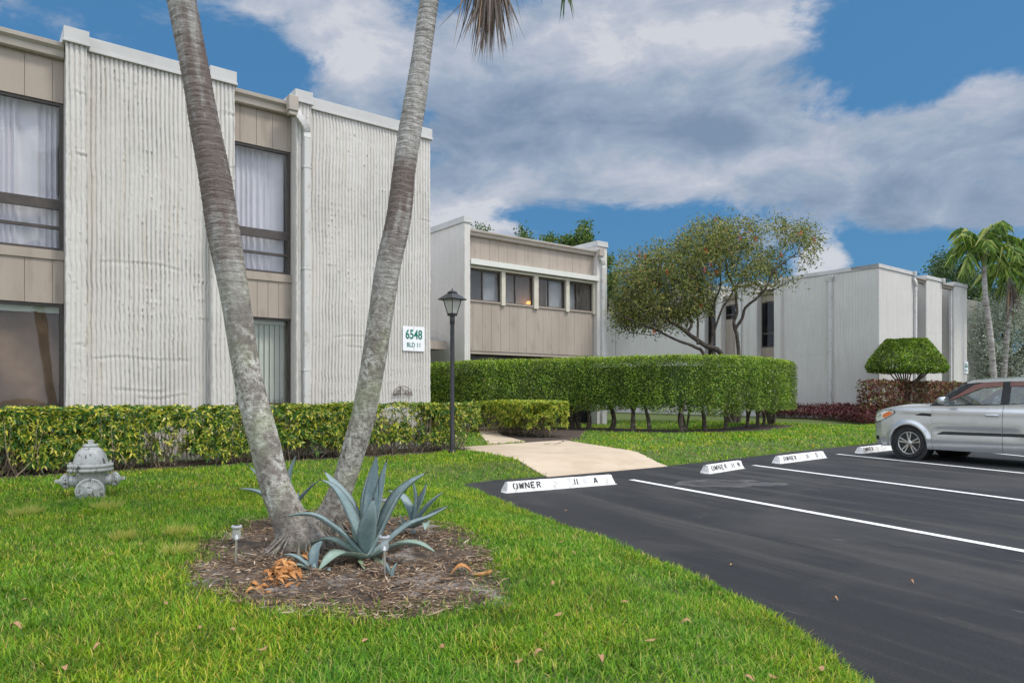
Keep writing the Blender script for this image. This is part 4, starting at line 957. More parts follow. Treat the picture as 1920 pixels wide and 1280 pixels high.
def frond(st, lf, base, az, el, length, curl, nl, ll, rg, lw=.03, hang=.35, wid=1., rag=0.):
    """a feathery leaf: rachis that arches over, leaflets to both sides"""
    s = np.linspace(0, 1, 14); pts = [np.array(base, float)]; e = el
    h = np.array([math.cos(az), math.sin(az), 0])
    for i in range(13):
        e -= curl/13*(.5+s[i]*1.1); pts.append(pts[-1]+(h*math.cos(e)+Z3*math.sin(e))*length/13)
    pts = np.array(pts); st.tube(pts, np.linspace(.022, .004, 14)*max(.6, length/2.2), 5)
    t = np.linspace(.12, 1, nl); idx = t*13; i0 = np.minimum(idx.astype(int), 12); fr = (idx-i0)[:, None]
    c = pts[i0]*(1-fr)+pts[i0+1]*fr; tan = pts[i0+1]-pts[i0]; tan /= np.linalg.norm(tan, axis=1)[:, None]
    side = np.cross(tan, Z3); side /= np.linalg.norm(side, axis=1)[:, None]+1e-9
    L = ll*np.sin(np.clip(t*.93+.10, 0, 1)*PI)**.6
    for sg in (-1, 1):
        L = L*rg.uniform(1-rag, 1+rag*.3, len(L)); d = side*sg*wid+tan*.55+rg.normal(0, .12+rag*.4, c.shape)+np.array([0, 0, -.25]); d /= np.linalg.norm(d, axis=1)[:, None]
        mid = c+d*(L*.5)[:, None]; n_ = np.cross(d, tan)
        leaves(lf, c, d, n_+rg.normal(0, .2, n_.shape), L, lw, .1, hang)
def crown_fronds(parent, base, n, length, ll, seed, nl=46, el=(-.1, 1.25), lw=.035, curl=1.5, matn='frond', special=(), hang=.35, wid=1., rag=0.):
    rg = np.random.default_rng(seed)
    for i in range(n):
        st = MB(); lf = MB()
        az = i*2.39996+rg.uniform(-.2, .2); f = i/max(1, n-1); e = el[1]*(1-f)+el[0]*f
        frond(st, lf, base, az, e, length*rg.uniform(.85, 1.1), curl*rg.uniform(.8, 1.15), nl, ll, rg, lw, hang, wid, rag)
        o = st.build('frond', M['stalk'], parent); lf.build('leaflets', M[matn], o)
tfL = lambda py: 5.22+(.0 if py > 900 else (900-py)*.0001)
tfR = lambda py: 5.72+(.0 if py > 900 else (900-py)*.00018)
b = G(565, 1035, .165); PL_ = thing('palm_tree', 'thick ringed palm trunk leaning left, left one of the pair in the mulch bed', 'palm tree', (b[0], b[1], .15))
pa = palm_trunk(SL, tfL, PL_, 3, [(60, .5, .55), (150, .35, .6), (275, .33, 1.0), (335, .3, .9), (440, .35, .5), (510, .3, .55), (-150, .4, .5)], 2.0)
crown_fronds(PL_, pa[0], 13, 2.1, .55, 5, el=(.25, 1.3), curl=1.0)
b = G(600, 1005, .165); PR_ = thing('palm_tree', 'slimmer palm trunk leaning right, with a dried frond hanging from its crown', 'palm tree', (b[0], b[1], .15))
pb = palm_trunk(SR, tfR, PR_, 8, [(340, .16, 1.1), (395, .22, .9), (450, .2, .5), (600, .3, .3)], 2.05)
crown_fronds(PR_, pb[0], 11, 1.9, .5, 9, el=(.35, 1.3), curl=1.0)
rg = np.random.default_rng(4)
# hanging dead frond
rp = catmull([pb[0], P(890, -400, 5.8), P(915, -300, 5.9), P(922, -180, 5.9), P(920, -90, 5.88)], .05)
m = MB(); m.tube(rp, np.linspace(.022, .007, len(rp)), 6); df = m.build('dead_frond', M['dead_frond'], PR_)
m = MB(); n = 175; c = []; d = []; L = []
for i in range(n):
    q = rg.random(); p = rp[int(len(rp)*(.30+.68*q))]
    tx = 915+rg.normal(0, 1)*26+rg.uniform(-1, 1)*26; ty = rg.uniform(30, 128)-abs(tx-915)*.22
    tip = P(tx, ty, 5.9+rg.uniform(-.22, .22)); c.append(p); d.append(tip-p); L.append(np.linalg.norm(tip-p))
c = np.array(c); d = np.array(d); L = np.array(L)
# two segment leaflets: a wide upper half and a narrow split tip
for i in range(n):
    dd = d[i]; k_ = .5+rg.uniform(-.08, .12); midp = c[i]+dd*k_+np.array([(c[i][0]*0+(c[i]+dd)[0]-rp[-1][0])*-.22, rg.normal(0, .03), .0])
    sdv = np.array([math.cos(rg.uniform(-.8, .8)), math.sin(rg.uniform(-.8, .8)), 0])*rg.uniform(.007, .016)
    tp = c[i]+dd
    mv = midp*.45+tp*.55+rg.normal(0, .008, 3)
    m.add([c[i]-sdv*.5, c[i]+sdv*.5, midp+sdv, midp-sdv, mv+sdv*.55, mv-sdv*.55, tp], [(0, 1, 2, 3), (3, 2, 4, 5), (5, 4, 6)])
m.build('leaflets', M['dead_frond'], df)
# tips of a green frond that just reaches the picture
st = MB(); lf = MB(); rp2 = catmull([pb[0], P(920, -330, 6.2), P(985, -230, 6.5), P(1040, -110, 6.7), P(1065, -40, 6.8)], .05); st.tube(rp2, np.linspace(.02, .004, len(rp2)), 5)
c = rp2[(np.linspace(.3, .99, 90)*(len(rp2)-1)).astype(int)]; dd = np.stack([rg.normal(-.05, .30, 90), rg.normal(0, .25, 90), -np.ones(90)], 1)
leaves(lf, c, dd, rg.normal(size=(90, 3))*.3+np.array([0, -1, .2]), rg.uniform(.35, .55, 90), .022); o = st.build('frond', M['stalk'], PR_); lf.build('leaflets', M['frond'], o)
# roots and base fibres shared out to each palm
def roots(parent, cx, cy, r, seed, n=46):
    rg = np.random.default_rng(seed); m = MB()
    for i in range(n):
        a = rg.uniform(0, 2*PI); r0 = r*.55; r1 = r*rg.uniform(.95, 1.25); z0 = rg.uniform(.22, .34)
        w0 = rg.uniform(-.35, .35)
        pts = [(cx+math.cos(a)*r0, cy+math.sin(a)*r0, z0), (cx+math.cos(a+w0*.4)*r*.95, cy+math.sin(a+w0*.4)*r*.95, .21), (cx+math.cos(a+w0)*r1, cy+math.sin(a+w0)*r1, .165)]
        m.tube(catmull(pts, .03), .007, 5)
    m.attr = {'foot': np.ones(m.n), 'low': np.ones(m.n)}; m.build('roots', M['bark'], parent)
roots(PL_, *G(572, 1035, .165)[:2], .27, 1); roots(PR_, *G(602, 1008, .165)[:2], .23, 2)

# ------------------------------------------------------------------ agaves
def agmat():
    m, nt, out = newmat('agave_leaf'); k = NT(nt); o = k.obj(); L = k.attr('along'); e = k.attr('edge'); y = k.attr('old')
    c = k.ramp(k.noise(k.mapv(o, (1, 1, 1)), 6, 5), [(.3, (.12, .18, .185)), (.7, (.23, .30, .31))])
    c = k.mix(k.ramp(k.noise(o, 70, 3), [(.45, (0, 0, 0)), (.8, (.5, .5, .5))]), c, (.27, .36, .34))
    c = k.mix(k.math('MULTIPLY', y, .8), c, (.24, .33, .13))
    c = k.mix(k.ramp(e, [(.90, (0, 0, 0)), (.99, (.7, .7, .7))]), c, (.16, .14, .08))
    c = k.mix(k.ramp(k.noise(k.mapv(o, (1, 1, 1)), 16, 6, .7), [(.56, (0, 0, 0)), (.7, (.6, .6, .6))]), c, (.33, .40, .37))
    c = k.mix(k.ramp(L, [(.945, (0, 0, 0)), (.965, (1, 1, 1))]), c, (.05, .03, .02))
    p = k.n('ShaderNodeBsdfPrincipled', inp={'Base Color': c, 'Roughness': .55, 'Specular IOR Level': .35})
    nt.links.new(k.n('ShaderNodeBump', inp={'Strength': 1, 'Distance': .003, 'Height': k.noise(o, 22, 4)}).outputs[0], p.inputs['Normal']); nt.links.new(p.outputs[0], out.inputs[0]); return m
M['agave'] = agmat()
def agave_leaf(parent, pts, W, ctr, cup=.30, old=0., thick=.011, flip=1, brown=False):
    q = catmull(pts, .02); n = len(q); ln = np.concatenate([[0], np.cumsum(np.linalg.norm(np.diff(q, axis=0), axis=1))]); s = ln/ln[-1]
    tan = np.gradient(q, axis=0); tan /= np.linalg.norm(tan, axis=1)[:, None]
    azv = (q[-1]-q[0])*np.array([1, 1, 0]); azv = azv/(np.linalg.norm(azv)+1e-9)
    side = np.array([-azv[1], azv[0], 0.]); side = side[None]-tan*(tan@side)[:, None]; side /= np.linalg.norm(side, axis=1)[:, None]
    nrm = np.cross(side, tan); nrm *= np.sign((nrm@Z3+nrm@(-azv)*.5).mean())
    w = W*.62*np.interp(s, [0, .08, .4, .6, .82, .95, 1.], [.75, .68, 1., .96, .55, .15, .01])
    t = thick*np.interp(s, [0, .3, 1], [1.6, .8, .15])
    cr = np.array([-1, -.66, -.33, 0, .33, .66, 1.])
    teeth = 1+.06*np.abs(np.sin(s*ln[-1]/.045*PI))[:, None]*(np.abs(cr) > .9)
    Uu = q[:, None]+side[:, None]*(w[:, None]*cr[None]*teeth)[..., None]+nrm[:, None]*(w[:, None]*(cr[None]**2)*cup*1.6)[..., None]
    Dn = Uu-nrm[:, None]*(t[:, None]*(1-cr[None]**2*.96))[..., None]
    m = MB(); V_ = np.concatenate([Uu, Dn[:, ::-1][:, 1:-1]], 1); k = V_.shape[1]
    i, j = np.meshgrid(np.arange(n-1), np.arange(k), indexing='ij'); j2 = (j+1) % k
    m.add(V_.reshape(-1, 3), np.stack([i*k+j, i*k+j2, (i+1)*k+j2, (i+1)*k+j], -1).reshape(-1, 4), True)
    ed = np.concatenate([np.abs(cr), np.abs(cr[::-1][1:-1])]); al = s if not brown else np.clip(s+.06, 0, 1)
    m.attr = {'along': np.repeat(al, k), 'edge': np.tile(ed, n), 'old': np.full(n*k, old)}
    return m.build('leaf', M['agave'], parent)
def cr(x, y): return 320+x/2.909, 830+y/2.909
def AP(x, y, t): return P(*cr(x, y), t)
def agave(label, base, t0, specs, name='agave'):
    bx = AP(*base, t0); a = thing(name, label, 'agave', (bx[0], bx[1], .15))
    for sp in specs:
        path = [bx*np.array([1, 1, 0])+np.array([0, 0, max(bx[2], .17)])]
        path = [bx]
        for (x, y, dt) in sp[0]: path.append(AP(x, y, t0+dt))
        agave_leaf(a, path, sp[1], bx, **(sp[2] if len(sp) > 2 else {}))
    cs_ = max(q[1] for q in specs)/.15; m = MB(); m.lathe([(.06*cs_, .15), (.06*cs_, .15+.04*cs_), (.035*cs_, .15+.09*cs_), (.005, .15+.12*cs_)], (bx[0], bx[1], 0), seg=16)
    m.attr = {'along': np.zeros(m.n), 'edge': np.zeros(m.n), 'old': np.zeros(m.n)}; m.build('core', M['agave'], a)
    return a
T0 = 4.84
agave('large blue grey agave with broad upright leaves in front of the palm trunks', (1068, 628), T0, [
 ([(1090, 430, .10), (1108, 250, .14), (1126, 50, .12)], .10),
 ([(1080, 460, .16), (1085, 280, .22), (1110, 90, .26)], .095),
 ([(1115, 450, .04), (1152, 260, .08), (1182, 80, .10)], .105),
 ([(1020, 480, .10), (940, 300, .22), (830, 145, .32)], .10),
 ([(1015, 500, .0), (950, 350, .04), (880, 240, .06), (806, 195, .06)], .115),
 ([(1000, 560, -.06), (900, 475, -.10), (770, 398, -.12), (605, 402, -.10)], .085),
 ([(1075, 480, -.12), (1095, 380, -.17), (1108, 295, -.17)], .105, dict(cup=.16)),
 ([(1140, 500, .06), (1230, 320, .12), (1300, 235, .15), (1406, 155, .18)], .15),
 ([(1170, 550, .10), (1290, 455, .22), (1410, 405, .30), (1524, 340, .36)], .07),
 ([(1150, 600, -.05), (1240, 560, -.12), (1350, 555, -.16), (1456, 600, -.18)], .095, dict(old=.35)),
 ([(960, 570, .05), (870, 530, .10), (780, 545, .14), (735, 600, .16)], .07, dict(old=.3)),
 ([(1000, 620, -.12), (900, 620, -.25), (800, 700, -.34)], .12, dict(old=.35)),
 ([(1080, 660, -.12), (1110, 700, -.24), (1168, 800, -.34)], .13, dict(old=.75, brown=True)),
 ([(1020, 450, .26), (1010, 400, .3), (1030, 375, .34)], .10, dict(old=.4)),
])
agave('blue grey agave half hidden behind the right side of the large one', (1320, 455), 5.72, [
 ([(1330, 380, .0), (1330, 290, .02), (1318, 195, .0)], .075), ([(1345, 370, .02), (1380, 290, .05), (1398, 215, .06)], .085),
 ([(1370, 390, -.03), (1430, 320, -.05), (1496, 260, -.04)], .09), ([(1380, 420, -.06), (1450, 370, -.12), (1522, 342, -.12)], .06),
 ([(1300, 370, .04), (1250, 290, .10), (1175, 258, .12)], .085), ([(1370, 440, -.1), (1390, 440, -.2), (1385, 480, -.28)], .07, dict(old=.3)),
 ([(1270, 430, .0), (1245, 385, .0)], .04), ([(1270, 455, -.1), (1240, 430, -.14), (1220, 425, -.16)], .05)])
agave('blue grey agave standing behind the left palm trunk', (630, 420), 5.95, [
 ([(560, 330, .0), (470, 270, .0), (362, 248, .0)], .085), ([(560, 310, .05), (490, 200, .08), (424, 122, .1)], .075),
 ([(640, 320, .0), (655, 180, .0), (688, 55, .0)], .10), ([(680, 350, .0), (740, 270, .0), (822, 192, .0)], .07),
 ([(600, 300, .1), (600, 200, .12), (590, 110, .15)], .09), ([(650, 400, -.05), (690, 330, -.08), (700, 260, -.05)], .06)])
agave('small agave pup with curved leaves beside the dry orange leaves', (785, 712), 4.60, [
 ([(720, 650, .0), (660, 615, .0), (608, 610, .0)], .055), ([(790, 640, .03), (800, 580, .05), (832, 530, .06)], .085),
 ([(730, 680, -.05), (690, 668, -.06), (648, 682, -.06)], .05, dict(old=.3)), ([(830, 690, -.05), (860, 690, -.08), (878, 708, -.08)], .05)], 'agave_pup')
agave('small agave pup with short leaves in front of the large agave', (1208, 762), 4.42, [
 ([(1185, 700, .0), (1150, 622, .0)], .05), ([(1215, 700, .0), (1238, 645, .0)], .06), ([(1250, 745, -.03), (1316, 742, -.03)], .035),
 ([(1240, 765, -.05), (1275, 772, -.06)], .04, dict(old=.3)), ([(1130, 735, .0), (1080, 725, .0), (1018, 752, .0)], .035)], 'agave_pup')
# ------------------------------------------------------------------ mulch bits, dry leaves
M['chips'] = leafmat('mulch_chips', [(0, (.06, .04, .03)), (.35, (.15, .095, .06)), (.65, (.26, .175, .11)), (.9, (.40, .29, .19)), (1, (.48, .42, .36))], .0, .9, .1)
rg = np.random.default_rng(21); bb0, bb1 = BED.min(0), BED.max(0); n = 42000
x = rg.uniform(bb0[0], bb1[0], n); y = rg.uniform(bb0[1], bb1[1], n); ok = inside(BED, x, y) & (pdist(BED, x, y) > -.0) & (fbm(x*3, y*3, 4)+rg.uniform(-.25, .25, n) > .45); x, y = x[ok], y[ok]; n = len(x)
z = zl(x, y)+.022+.03*(fbm(x*9, y*9, 3)-.5)+rg.uniform(0, .008, n); az = rg.uniform(0, 2*PI, n)
m = MB(); leaves(m, np.stack([x, y, z], 1), np.stack([np.cos(az), np.sin(az), rg.normal(0, .18, n)], 1), np.stack([rg.normal(0, .4, n), rg.normal(0, .4, n), np.ones(n)], 1), rg.gamma(2.2, .020, n)+.010, rg.uniform(.002, .011, n), .2)
tag(m.build('mulch_litter', M['chips']), kind='stuff')
M['dry'] = leafmat('dry_orange_leaf', [(0, (.30, .12, .035)), (.5, (.50, .22, .07)), (1, (.62, .34, .14))], .25, .6, .3)
M['drybrown'] = leafmat('dry_brown_leaf', [(0, (.18, .08, .04)), (.5, (.34, .18, .09)), (1, (.5, .36, .25))], .1, .7, .2)
def curled(mb, c, d, up, L, W, rg):
    """one curled dead leaf: 5 x 3 grid"""
    d = d/np.linalg.norm(d); s = np.cross(d, up); s /= np.linalg.norm(s); u = np.cross(s, d)
    t = np.linspace(0, 1, 7); w = W*.5*np.sin(np.clip(t*.92+.06, 0, 1)*PI)**.8; k_ = rg.uniform(-.3, .5)
    a = np.array([-1, 0, 1.])
    pts = c+d*(t*L)[:, None, None]+s*(w[:, None]*a)[..., None]+u*((w[:, None]*abs(a)*rg.uniform(.2, .7))+(k_*L*np.sin(t*PI))[:, None])[..., None]
    i, j = np.meshgrid(np.arange(6), np.arange(2), indexing='ij'); mb.add(pts.reshape(-1, 3), np.stack([i*3+j, i*3+j+1, (i+1)*3+j+1, (i+1)*3+j], -1).reshape(-1, 4), True)
m = MB()
for i in range(95):
    q = rg.random(); cx_, cy_ = (570+rg.normal(0, 1)*14*2.9/2.9, 0)
    px = 530+rg.normal(0, 17); py = 1088+rg.normal(0, 8); 
    if i < 14: px, py = 492+rg.uniform(-18, 16), 1112+rg.uniform(-6, 8)
    p = G(px, py, .17); hgt = max(0, .10*math.exp(-((px-533)/24)**2))
    p[2] = .17+rg.uniform(.0, 1)*hgt+.012; d = rdir(1, rg)[0]; d[2] = -abs(d[2])*.4
    if i < 14: d = np.array([-.8, -.5, -.1])+rg.normal(0, .35, 3)*[1, 1, .2]
    curled(m, p-d*.02, d, np.array([0, -.3, 1.]), rg.uniform(.05, .09), rg.uniform(.022, .036), rg)
tag(m.build('dry_leaf_cluster', M['dry'], loc=G(525, 1095, .17)), 'bunch of dry orange leaves lying in the mulch left of the agave', 'dead leaves')
m = MB()
for i in range(12):
    p = G(578+rg.normal(0, 3), 1057+rg.normal(0, 4), .17); p[2] = .19+rg.uniform(0, .05); curled(m, p, rdir(1, rg)[0], np.array([0, -.3, 1.]), .05, .024, rg)
tag(m.build('dry_leaf_cluster', M['dry'], loc=G(578, 1060, .17)), 'small tuft of orange leaves between agave pup and palm base', 'dead leaves')
def fallen(px, py, L, az, label, mat='drybrown', group='dead leaves fallen on the lawn', lift=.04):
    m = MB(); p = G(px, py, .16); p[2] = max(0., float(zl(np.array(p[0]), np.array(p[1]))))+lift
    curled(m, p, np.array([math.cos(az), math.sin(az), .05]), np.array([0, -.15, 1.]), L, L*.38, rg); return tag(m.build('fallen_leaf', M[mat], loc=p), label, 'fallen leaf', group)
fallen(845, 1088, .14, .1, 'larger curled orange leaf on the right of the mulch bed', 'dry', 'orange leaves lying on the mulch', .03)
fallen(890, 1088, .14, .7, 'upright orange leaf at the right rim of the mulch bed', 'dry', 'orange leaves lying on the mulch', .03)
for (px, py, L) in [(1045, 1012, .10), (1300, 1165, .12), (1035, 1110, .10), (1180, 1140, .09), (1540, 1215, .12), (1040, 1170, .12), (50, 1135, .08), (305, 1145, .11), (20, 1195, .12), (195, 1232, .10), (378, 1190, .09), (430, 1195, .11), (120, 1270, .11), (480, 1235, .10), (1000, 1250, .10), (690, 1215, .10), (830, 1225, .1), (1130, 1262, .11), (1390, 1270, .1), (200, 1050, .1), (265, 1030, .1), (1080, 1040, .08), (1210, 1215, .1), (980, 1255, .1), (1440, 1240, .11)]:
    fallen(px, py, L*.55, rg.uniform(0, 6.28), 'small dead brown leaf lying in the lawn grass', lift=.035)

for (px, py) in [(1221, 1018), (1374, 1021), (1561, 1078), (1058, 932), (1705, 1050)]:
    fallen(px, py, .045, rg.uniform(0, 6), 'tiny dry leaf lying on the black asphalt', group='dry leaves on the asphalt', lift=.13 if False else .008)
# pale straw coloured tufts in the lawn
M['straw'] = leafmat('straw_grass', [(0, (.38, .42, .07)), (.6, (.55, .52, .14)), (1, (.62, .58, .25))], .5)
for i, (px, py, r, lab) in enumerate([(335, 1040, .10, 'pale yellow grass tuft touching the left rim of the mulch bed'), (335, 1003, .08, 'pale yellow grass tuft just above the one at the bed rim'), (232, 1013, .07, 'pale yellow grass tuft in the lawn left of the bed'), (50, 965, .12, 'yellowish grass tuft at the left edge of the lawn'), (200, 955, .13, 'yellowish grass tuft in front of the hydrant')]):
    p = G(px, py, .165); n = 260; a = rg.uniform(0, 6.28, n); rr = r*np.sqrt(rg.random(n)); x = p[0]+np.cos(a)*rr; y = p[1]+np.sin(a)*rr
    m = MB(); leaves(m, np.stack([x, y, zl(x, y)], 1), np.stack([np.cos(a)*rr/r*.8+rg.normal(0, .3, n), np.sin(a)*rr/r*.8+rg.normal(0, .3, n), np.ones(n)], 1), rdir(n, rg), rg.uniform(.05, .12, n), .005)
    tag(m.build('grass_tuft', M['straw'], loc=p), lab, 'grass tuft', 'yellow tufts in the lawn')
# ------------------------------------------------------------------ hedges
def pnear(pl, x, y):
    d = np.full(x.shape, 1e9); dx = np.zeros_like(x); dy = np.zeros_like(y); sl = np.zeros_like(x); acc = 0.
    for i in range(len(pl)-1):
        a = np.array(pl[i]); b = np.array(pl[i+1]); ab = b-a; L = math.hypot(*ab)
        t = np.clip(((x-a[0])*ab[0]+(y-a[1])*ab[1])/(L*L), 0, 1); ex = x-a[0]-t*ab[0]; ey = y-a[1]-t*ab[1]; al = (ex*ab[0]+ey*ab[1])/L; ac = (-ex*ab[1]+ey*ab[0])/L; e = (al**6+ac**6+1e-12)**(1/6)
        w = e < d; d = np.where(w, e, d); dx = np.where(w, ex/(e+1e-6), dx); dy = np.where(w, ey/(e+1e-6), dy); sl = np.where(w, acc+t*L, sl); acc += L
    return d, dx, dy, sl
def hedge_pts(pl, hw, z0, z1, n, shell, seed, ragged=.2, round_=.12, hole=0., hsc=1.4):
    """points inside a clipped hedge, crowded towards its skin; also the outward direction"""
    rg = np.random.default_rng(seed); pl = np.array(pl); lo = pl.min(0)-hw; hi = pl.max(0)+hw
    out = []; nn = []; got = 0
    while got < n:
        k_ = n*4; x = rg.uniform(lo[0], hi[0], k_); y = rg.uniform(lo[1], hi[1], k_); z = rg.uniform(z0-ragged, z1+.03, k_)
        d, dx, dy, sl = pnear(pl, x, y)
        und = (fbm(sl*1.5, z*1.5, seed+1)-.47)*.22; zt = z1+(fbm(x*1.3, y*1.3, seed+2)-.47)*.09
        s1 = hw+und-d; s2 = zt-z; zb = z0+(fbm(sl*2.2, z*0, seed+3)-.5)*ragged*2; s3 = z-zb
        s = np.minimum(s1, s2); cor = np.minimum(s1, s2) < round_; s = np.where((s1 < round_) & (s2 < round_), round_-np.hypot(round_-s1, round_-s2), s)
        ok = (s > 0) & (s3 > 0) & (rg.random(k_) < np.maximum(np.exp(-s/shell), .03))
        if hole: ok &= ~((fbm(sl*hsc, z*hsc*1.5, seed+5) < .34+hole*np.clip(1-(z-z0)/(z1-z0)*1.25, 0, 1)*.3) & (rg.random(k_) < .88))
        p = np.stack([x, y, z], 1)[ok]; top = (s2 < s1)[ok]
        o = np.stack([dx, dy, 0*dx], 1)[ok]; o[top] = o[top]*.25+np.array([0, 0, 1.])
        out.append(p); nn.append(o); got += len(p)
    p = np.concatenate(out)[:n]; o = np.concatenate(nn)[:n]; return p, o/(np.linalg.norm(o, axis=1)[:, None]+1e-9)
def foliage(parent, name, mat, p, o, size, width, seed, per=1, spread=.9, cluster=0., droop=.1):
    rg = np.random.default_rng(seed); m = MB()
    if per > 1:
        n = len(p); ax = o+rdir(n, rg)*.55; ax /= np.linalg.norm(ax, axis=1)[:, None]
        t1 = np.cross(ax, Z3+rdir(n, rg)*.2); t1 /= np.linalg.norm(t1, axis=1)[:, None]; t2 = np.cross(ax, t1); sz = size*rg.uniform(.6, 1.2, n)
        for i in range(per):
            a = 2*PI*i/per+rg.uniform(-.25, .25, n); d = t1*np.cos(a)[:, None]+t2*np.sin(a)[:, None]+ax*.35
            leaves(m, p+d*.006, d, ax+rdir(n, rg)*.25, sz*rg.uniform(.75, 1.15, n), width*sz/size, .2, droop)
    else:
        n = len(p); d = rdir(n, rg)+o*spread*.5; leaves(m, p, d, o+rdir(n, rg)*.6, size*rg.uniform(.6, 1.25, n), width*rg.uniform(.7, 1.2, n), .2, droop)
    return m.build(name, mat, parent)
M['twig'] = surf('hedge_twig', (.16, .125, .085), (.34, .27, .19), 12, .9)
M['trunkbrown'] = surf('shrub_trunk', (.06, .045, .035), (.15, .115, .085), 14, .95, .01, 30, c3=(.30, .27, .22), s3=9)
def twigs(parent, pl, hw, zb, z1, n, seed, r=.006, mat=None, spread=.5, name='branches'):
    rg = np.random.default_rng(seed); pl = np.array(pl); m = MB(); seg = np.linalg.norm(np.diff(pl, axis=0), axis=1); cum = np.concatenate([[0], np.cumsum(seg)])
    nst = max(3, n//9)
    stems = rg.uniform(0, cum[-1], nst)
    for i in range(n):
        s = stems[i % nst]+rg.normal(0, .05); s = min(max(s, 0), cum[-1]-1e-3); k_ = np.searchsorted(cum, s)-1; k_ = max(k_, 0); t = (s-cum[k_])/seg[k_]; b = pl[k_]*(1-t)+pl[k_+1]*t
        b = b+rg.normal(0, hw*.3, 2); a = rg.uniform(0, 6.28); top = rg.uniform(.55, 1.)
        e = b+np.array([math.cos(a), math.sin(a)])*rg.uniform(.2, 1.)*spread; mid = b*.35+e*.65+rg.normal(0, .05, 2)
        pts = [(b[0], b[1], zb), (mid[0]+rg.normal(0, .04), mid[1]+rg.normal(0, .04), zb+(z1-zb)*top*.38), (e[0], e[1], zb+(z1-zb)*top)]
        q = catmull(pts, .09); m.tube(q, np.linspace(r*rg.uniform(1., 2.2), r*.45, len(q)), 5, False)
    return m.build(name, mat or M['twig'], parent)
VAR = [(0, (.02, .06, .012)), (.25, (.045, .13, .02)), (.48, (.10, .22, .025)), (.62, (.28, .36, .035)), (.78, (.54, .52, .05)), (.92, (.70, .62, .09)), (1, (.74, .66, .30))]
M['varieg'] = leafmat('variegated_leaf', VAR, .3, .38, .45)
M['varieg2'] = leafmat('variegated_leaf_far', [(0, (.04, .11, .015)), (.3, (.14, .25, .025)), (.55, (.40, .46, .04)), (1, (.72, .66, .11))], .3, .4)
hl = uvpoly([(-4.6, 12.16), (2, 12.16), (8.05, 12.16)])
b = uv(4, 12.16, .15); h1 = thing('low_hedge', 'long low green and yellow variegated hedge along the near building', 'hedge', b)
p, o = hedge_pts(hl, .43, .36, 1.12, 11500, .12, 5, .20, .08, .9); foliage(h1, 'foliage', M['varieg'], p, o, .078, .030, 5, per=6, droop=.25)
twigs(h1, hl, .4, .14, 1.05, 800, 5, .006, spread=.42)
h2l = np.array([G(908, 811, .17)[:2], G(962, 816, .165)[:2], G(1012, 822, .165)[:2]]); dd = h2l[-1]-h2l[0]; nn = np.array([dd[1], -dd[0]])/np.linalg.norm(dd); h2l = h2l-nn*.0+np.array([.12, .5])
h2 = thing('low_hedge', 'shorter yellow green clipped hedge on the far side of the path', 'hedge', (*h2l[1], .15))
p, o = hedge_pts(h2l, .62, .42, 1.10, 5200, .10, 8, .16, .12, .7); foliage(h2, 'foliage', M['varieg2'], p, o, .085, .034, 6, per=5, droop=.2)
twigs(h2, h2l, .5, .14, 1.0, 160, 6, .006)
# tall ficus hedge
M['ficus'] = leafmat('ficus_leaf', [(0, (.03, .08, .01)), (.3, (.10, .21, .016)), (.55, (.22, .38, .026)), (.8, (.34, .48, .04)), (1, (.52, .60, .10))], .3, .35, .5, (.62, .60, .62), 1.3)
M['ficus_top'] = leafmat('ficus_top_leaf', [(0, (.20, .34, .02)), (.6, (.38, .50, .035)), (1, (.54, .60, .08))], .4, .4, .4)  # paler yellow-green leaves for the top layer of the hedge
fh = thing('tall_hedge', 'tall clipped dark green hedge on bare stems curving in front of the far buildings', 'hedge', (*FP[5], .15))
def slope_left(p):
    p = p.copy(); px = p[:, 0]/p[:, 1]*F+CX; p[:, 2] -= .20*np.clip((1100-px)/290, 0, 1)*sstep(.8, 2.4, p[:, 2]); return p
p, o = hedge_pts(FP, .72, .80, 2.44, 105000, .10, 3, .22, .10, .0); p = slope_left(p)
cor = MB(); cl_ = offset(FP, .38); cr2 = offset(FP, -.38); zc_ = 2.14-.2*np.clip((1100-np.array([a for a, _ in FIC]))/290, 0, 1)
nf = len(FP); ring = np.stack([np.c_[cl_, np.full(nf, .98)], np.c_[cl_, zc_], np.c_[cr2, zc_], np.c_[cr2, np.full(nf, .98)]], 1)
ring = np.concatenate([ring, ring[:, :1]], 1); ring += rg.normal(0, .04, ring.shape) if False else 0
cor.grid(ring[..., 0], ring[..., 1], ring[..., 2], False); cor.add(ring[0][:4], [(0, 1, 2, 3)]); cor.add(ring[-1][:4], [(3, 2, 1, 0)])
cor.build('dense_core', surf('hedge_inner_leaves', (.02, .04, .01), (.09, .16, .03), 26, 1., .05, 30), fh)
foliage(fh, 'foliage', M['ficus'], p, o, .062, .036, 7, droop=.1)
top = p[:, 2] > 2.34; rg = np.random.default_rng(2)
p2, o2 = hedge_pts(FP, .74, 2.36, 2.47, 9000, .2, 13, .02, .08); p2 = slope_left(p2); foliage(fh, 'top_leaves', M['ficus_top'], p2+[0, 0, .0], o2, .06, .032, 8)
twigs(fh, FP, .5, .9, 2.2, 260, 12, .008, spread=.5)
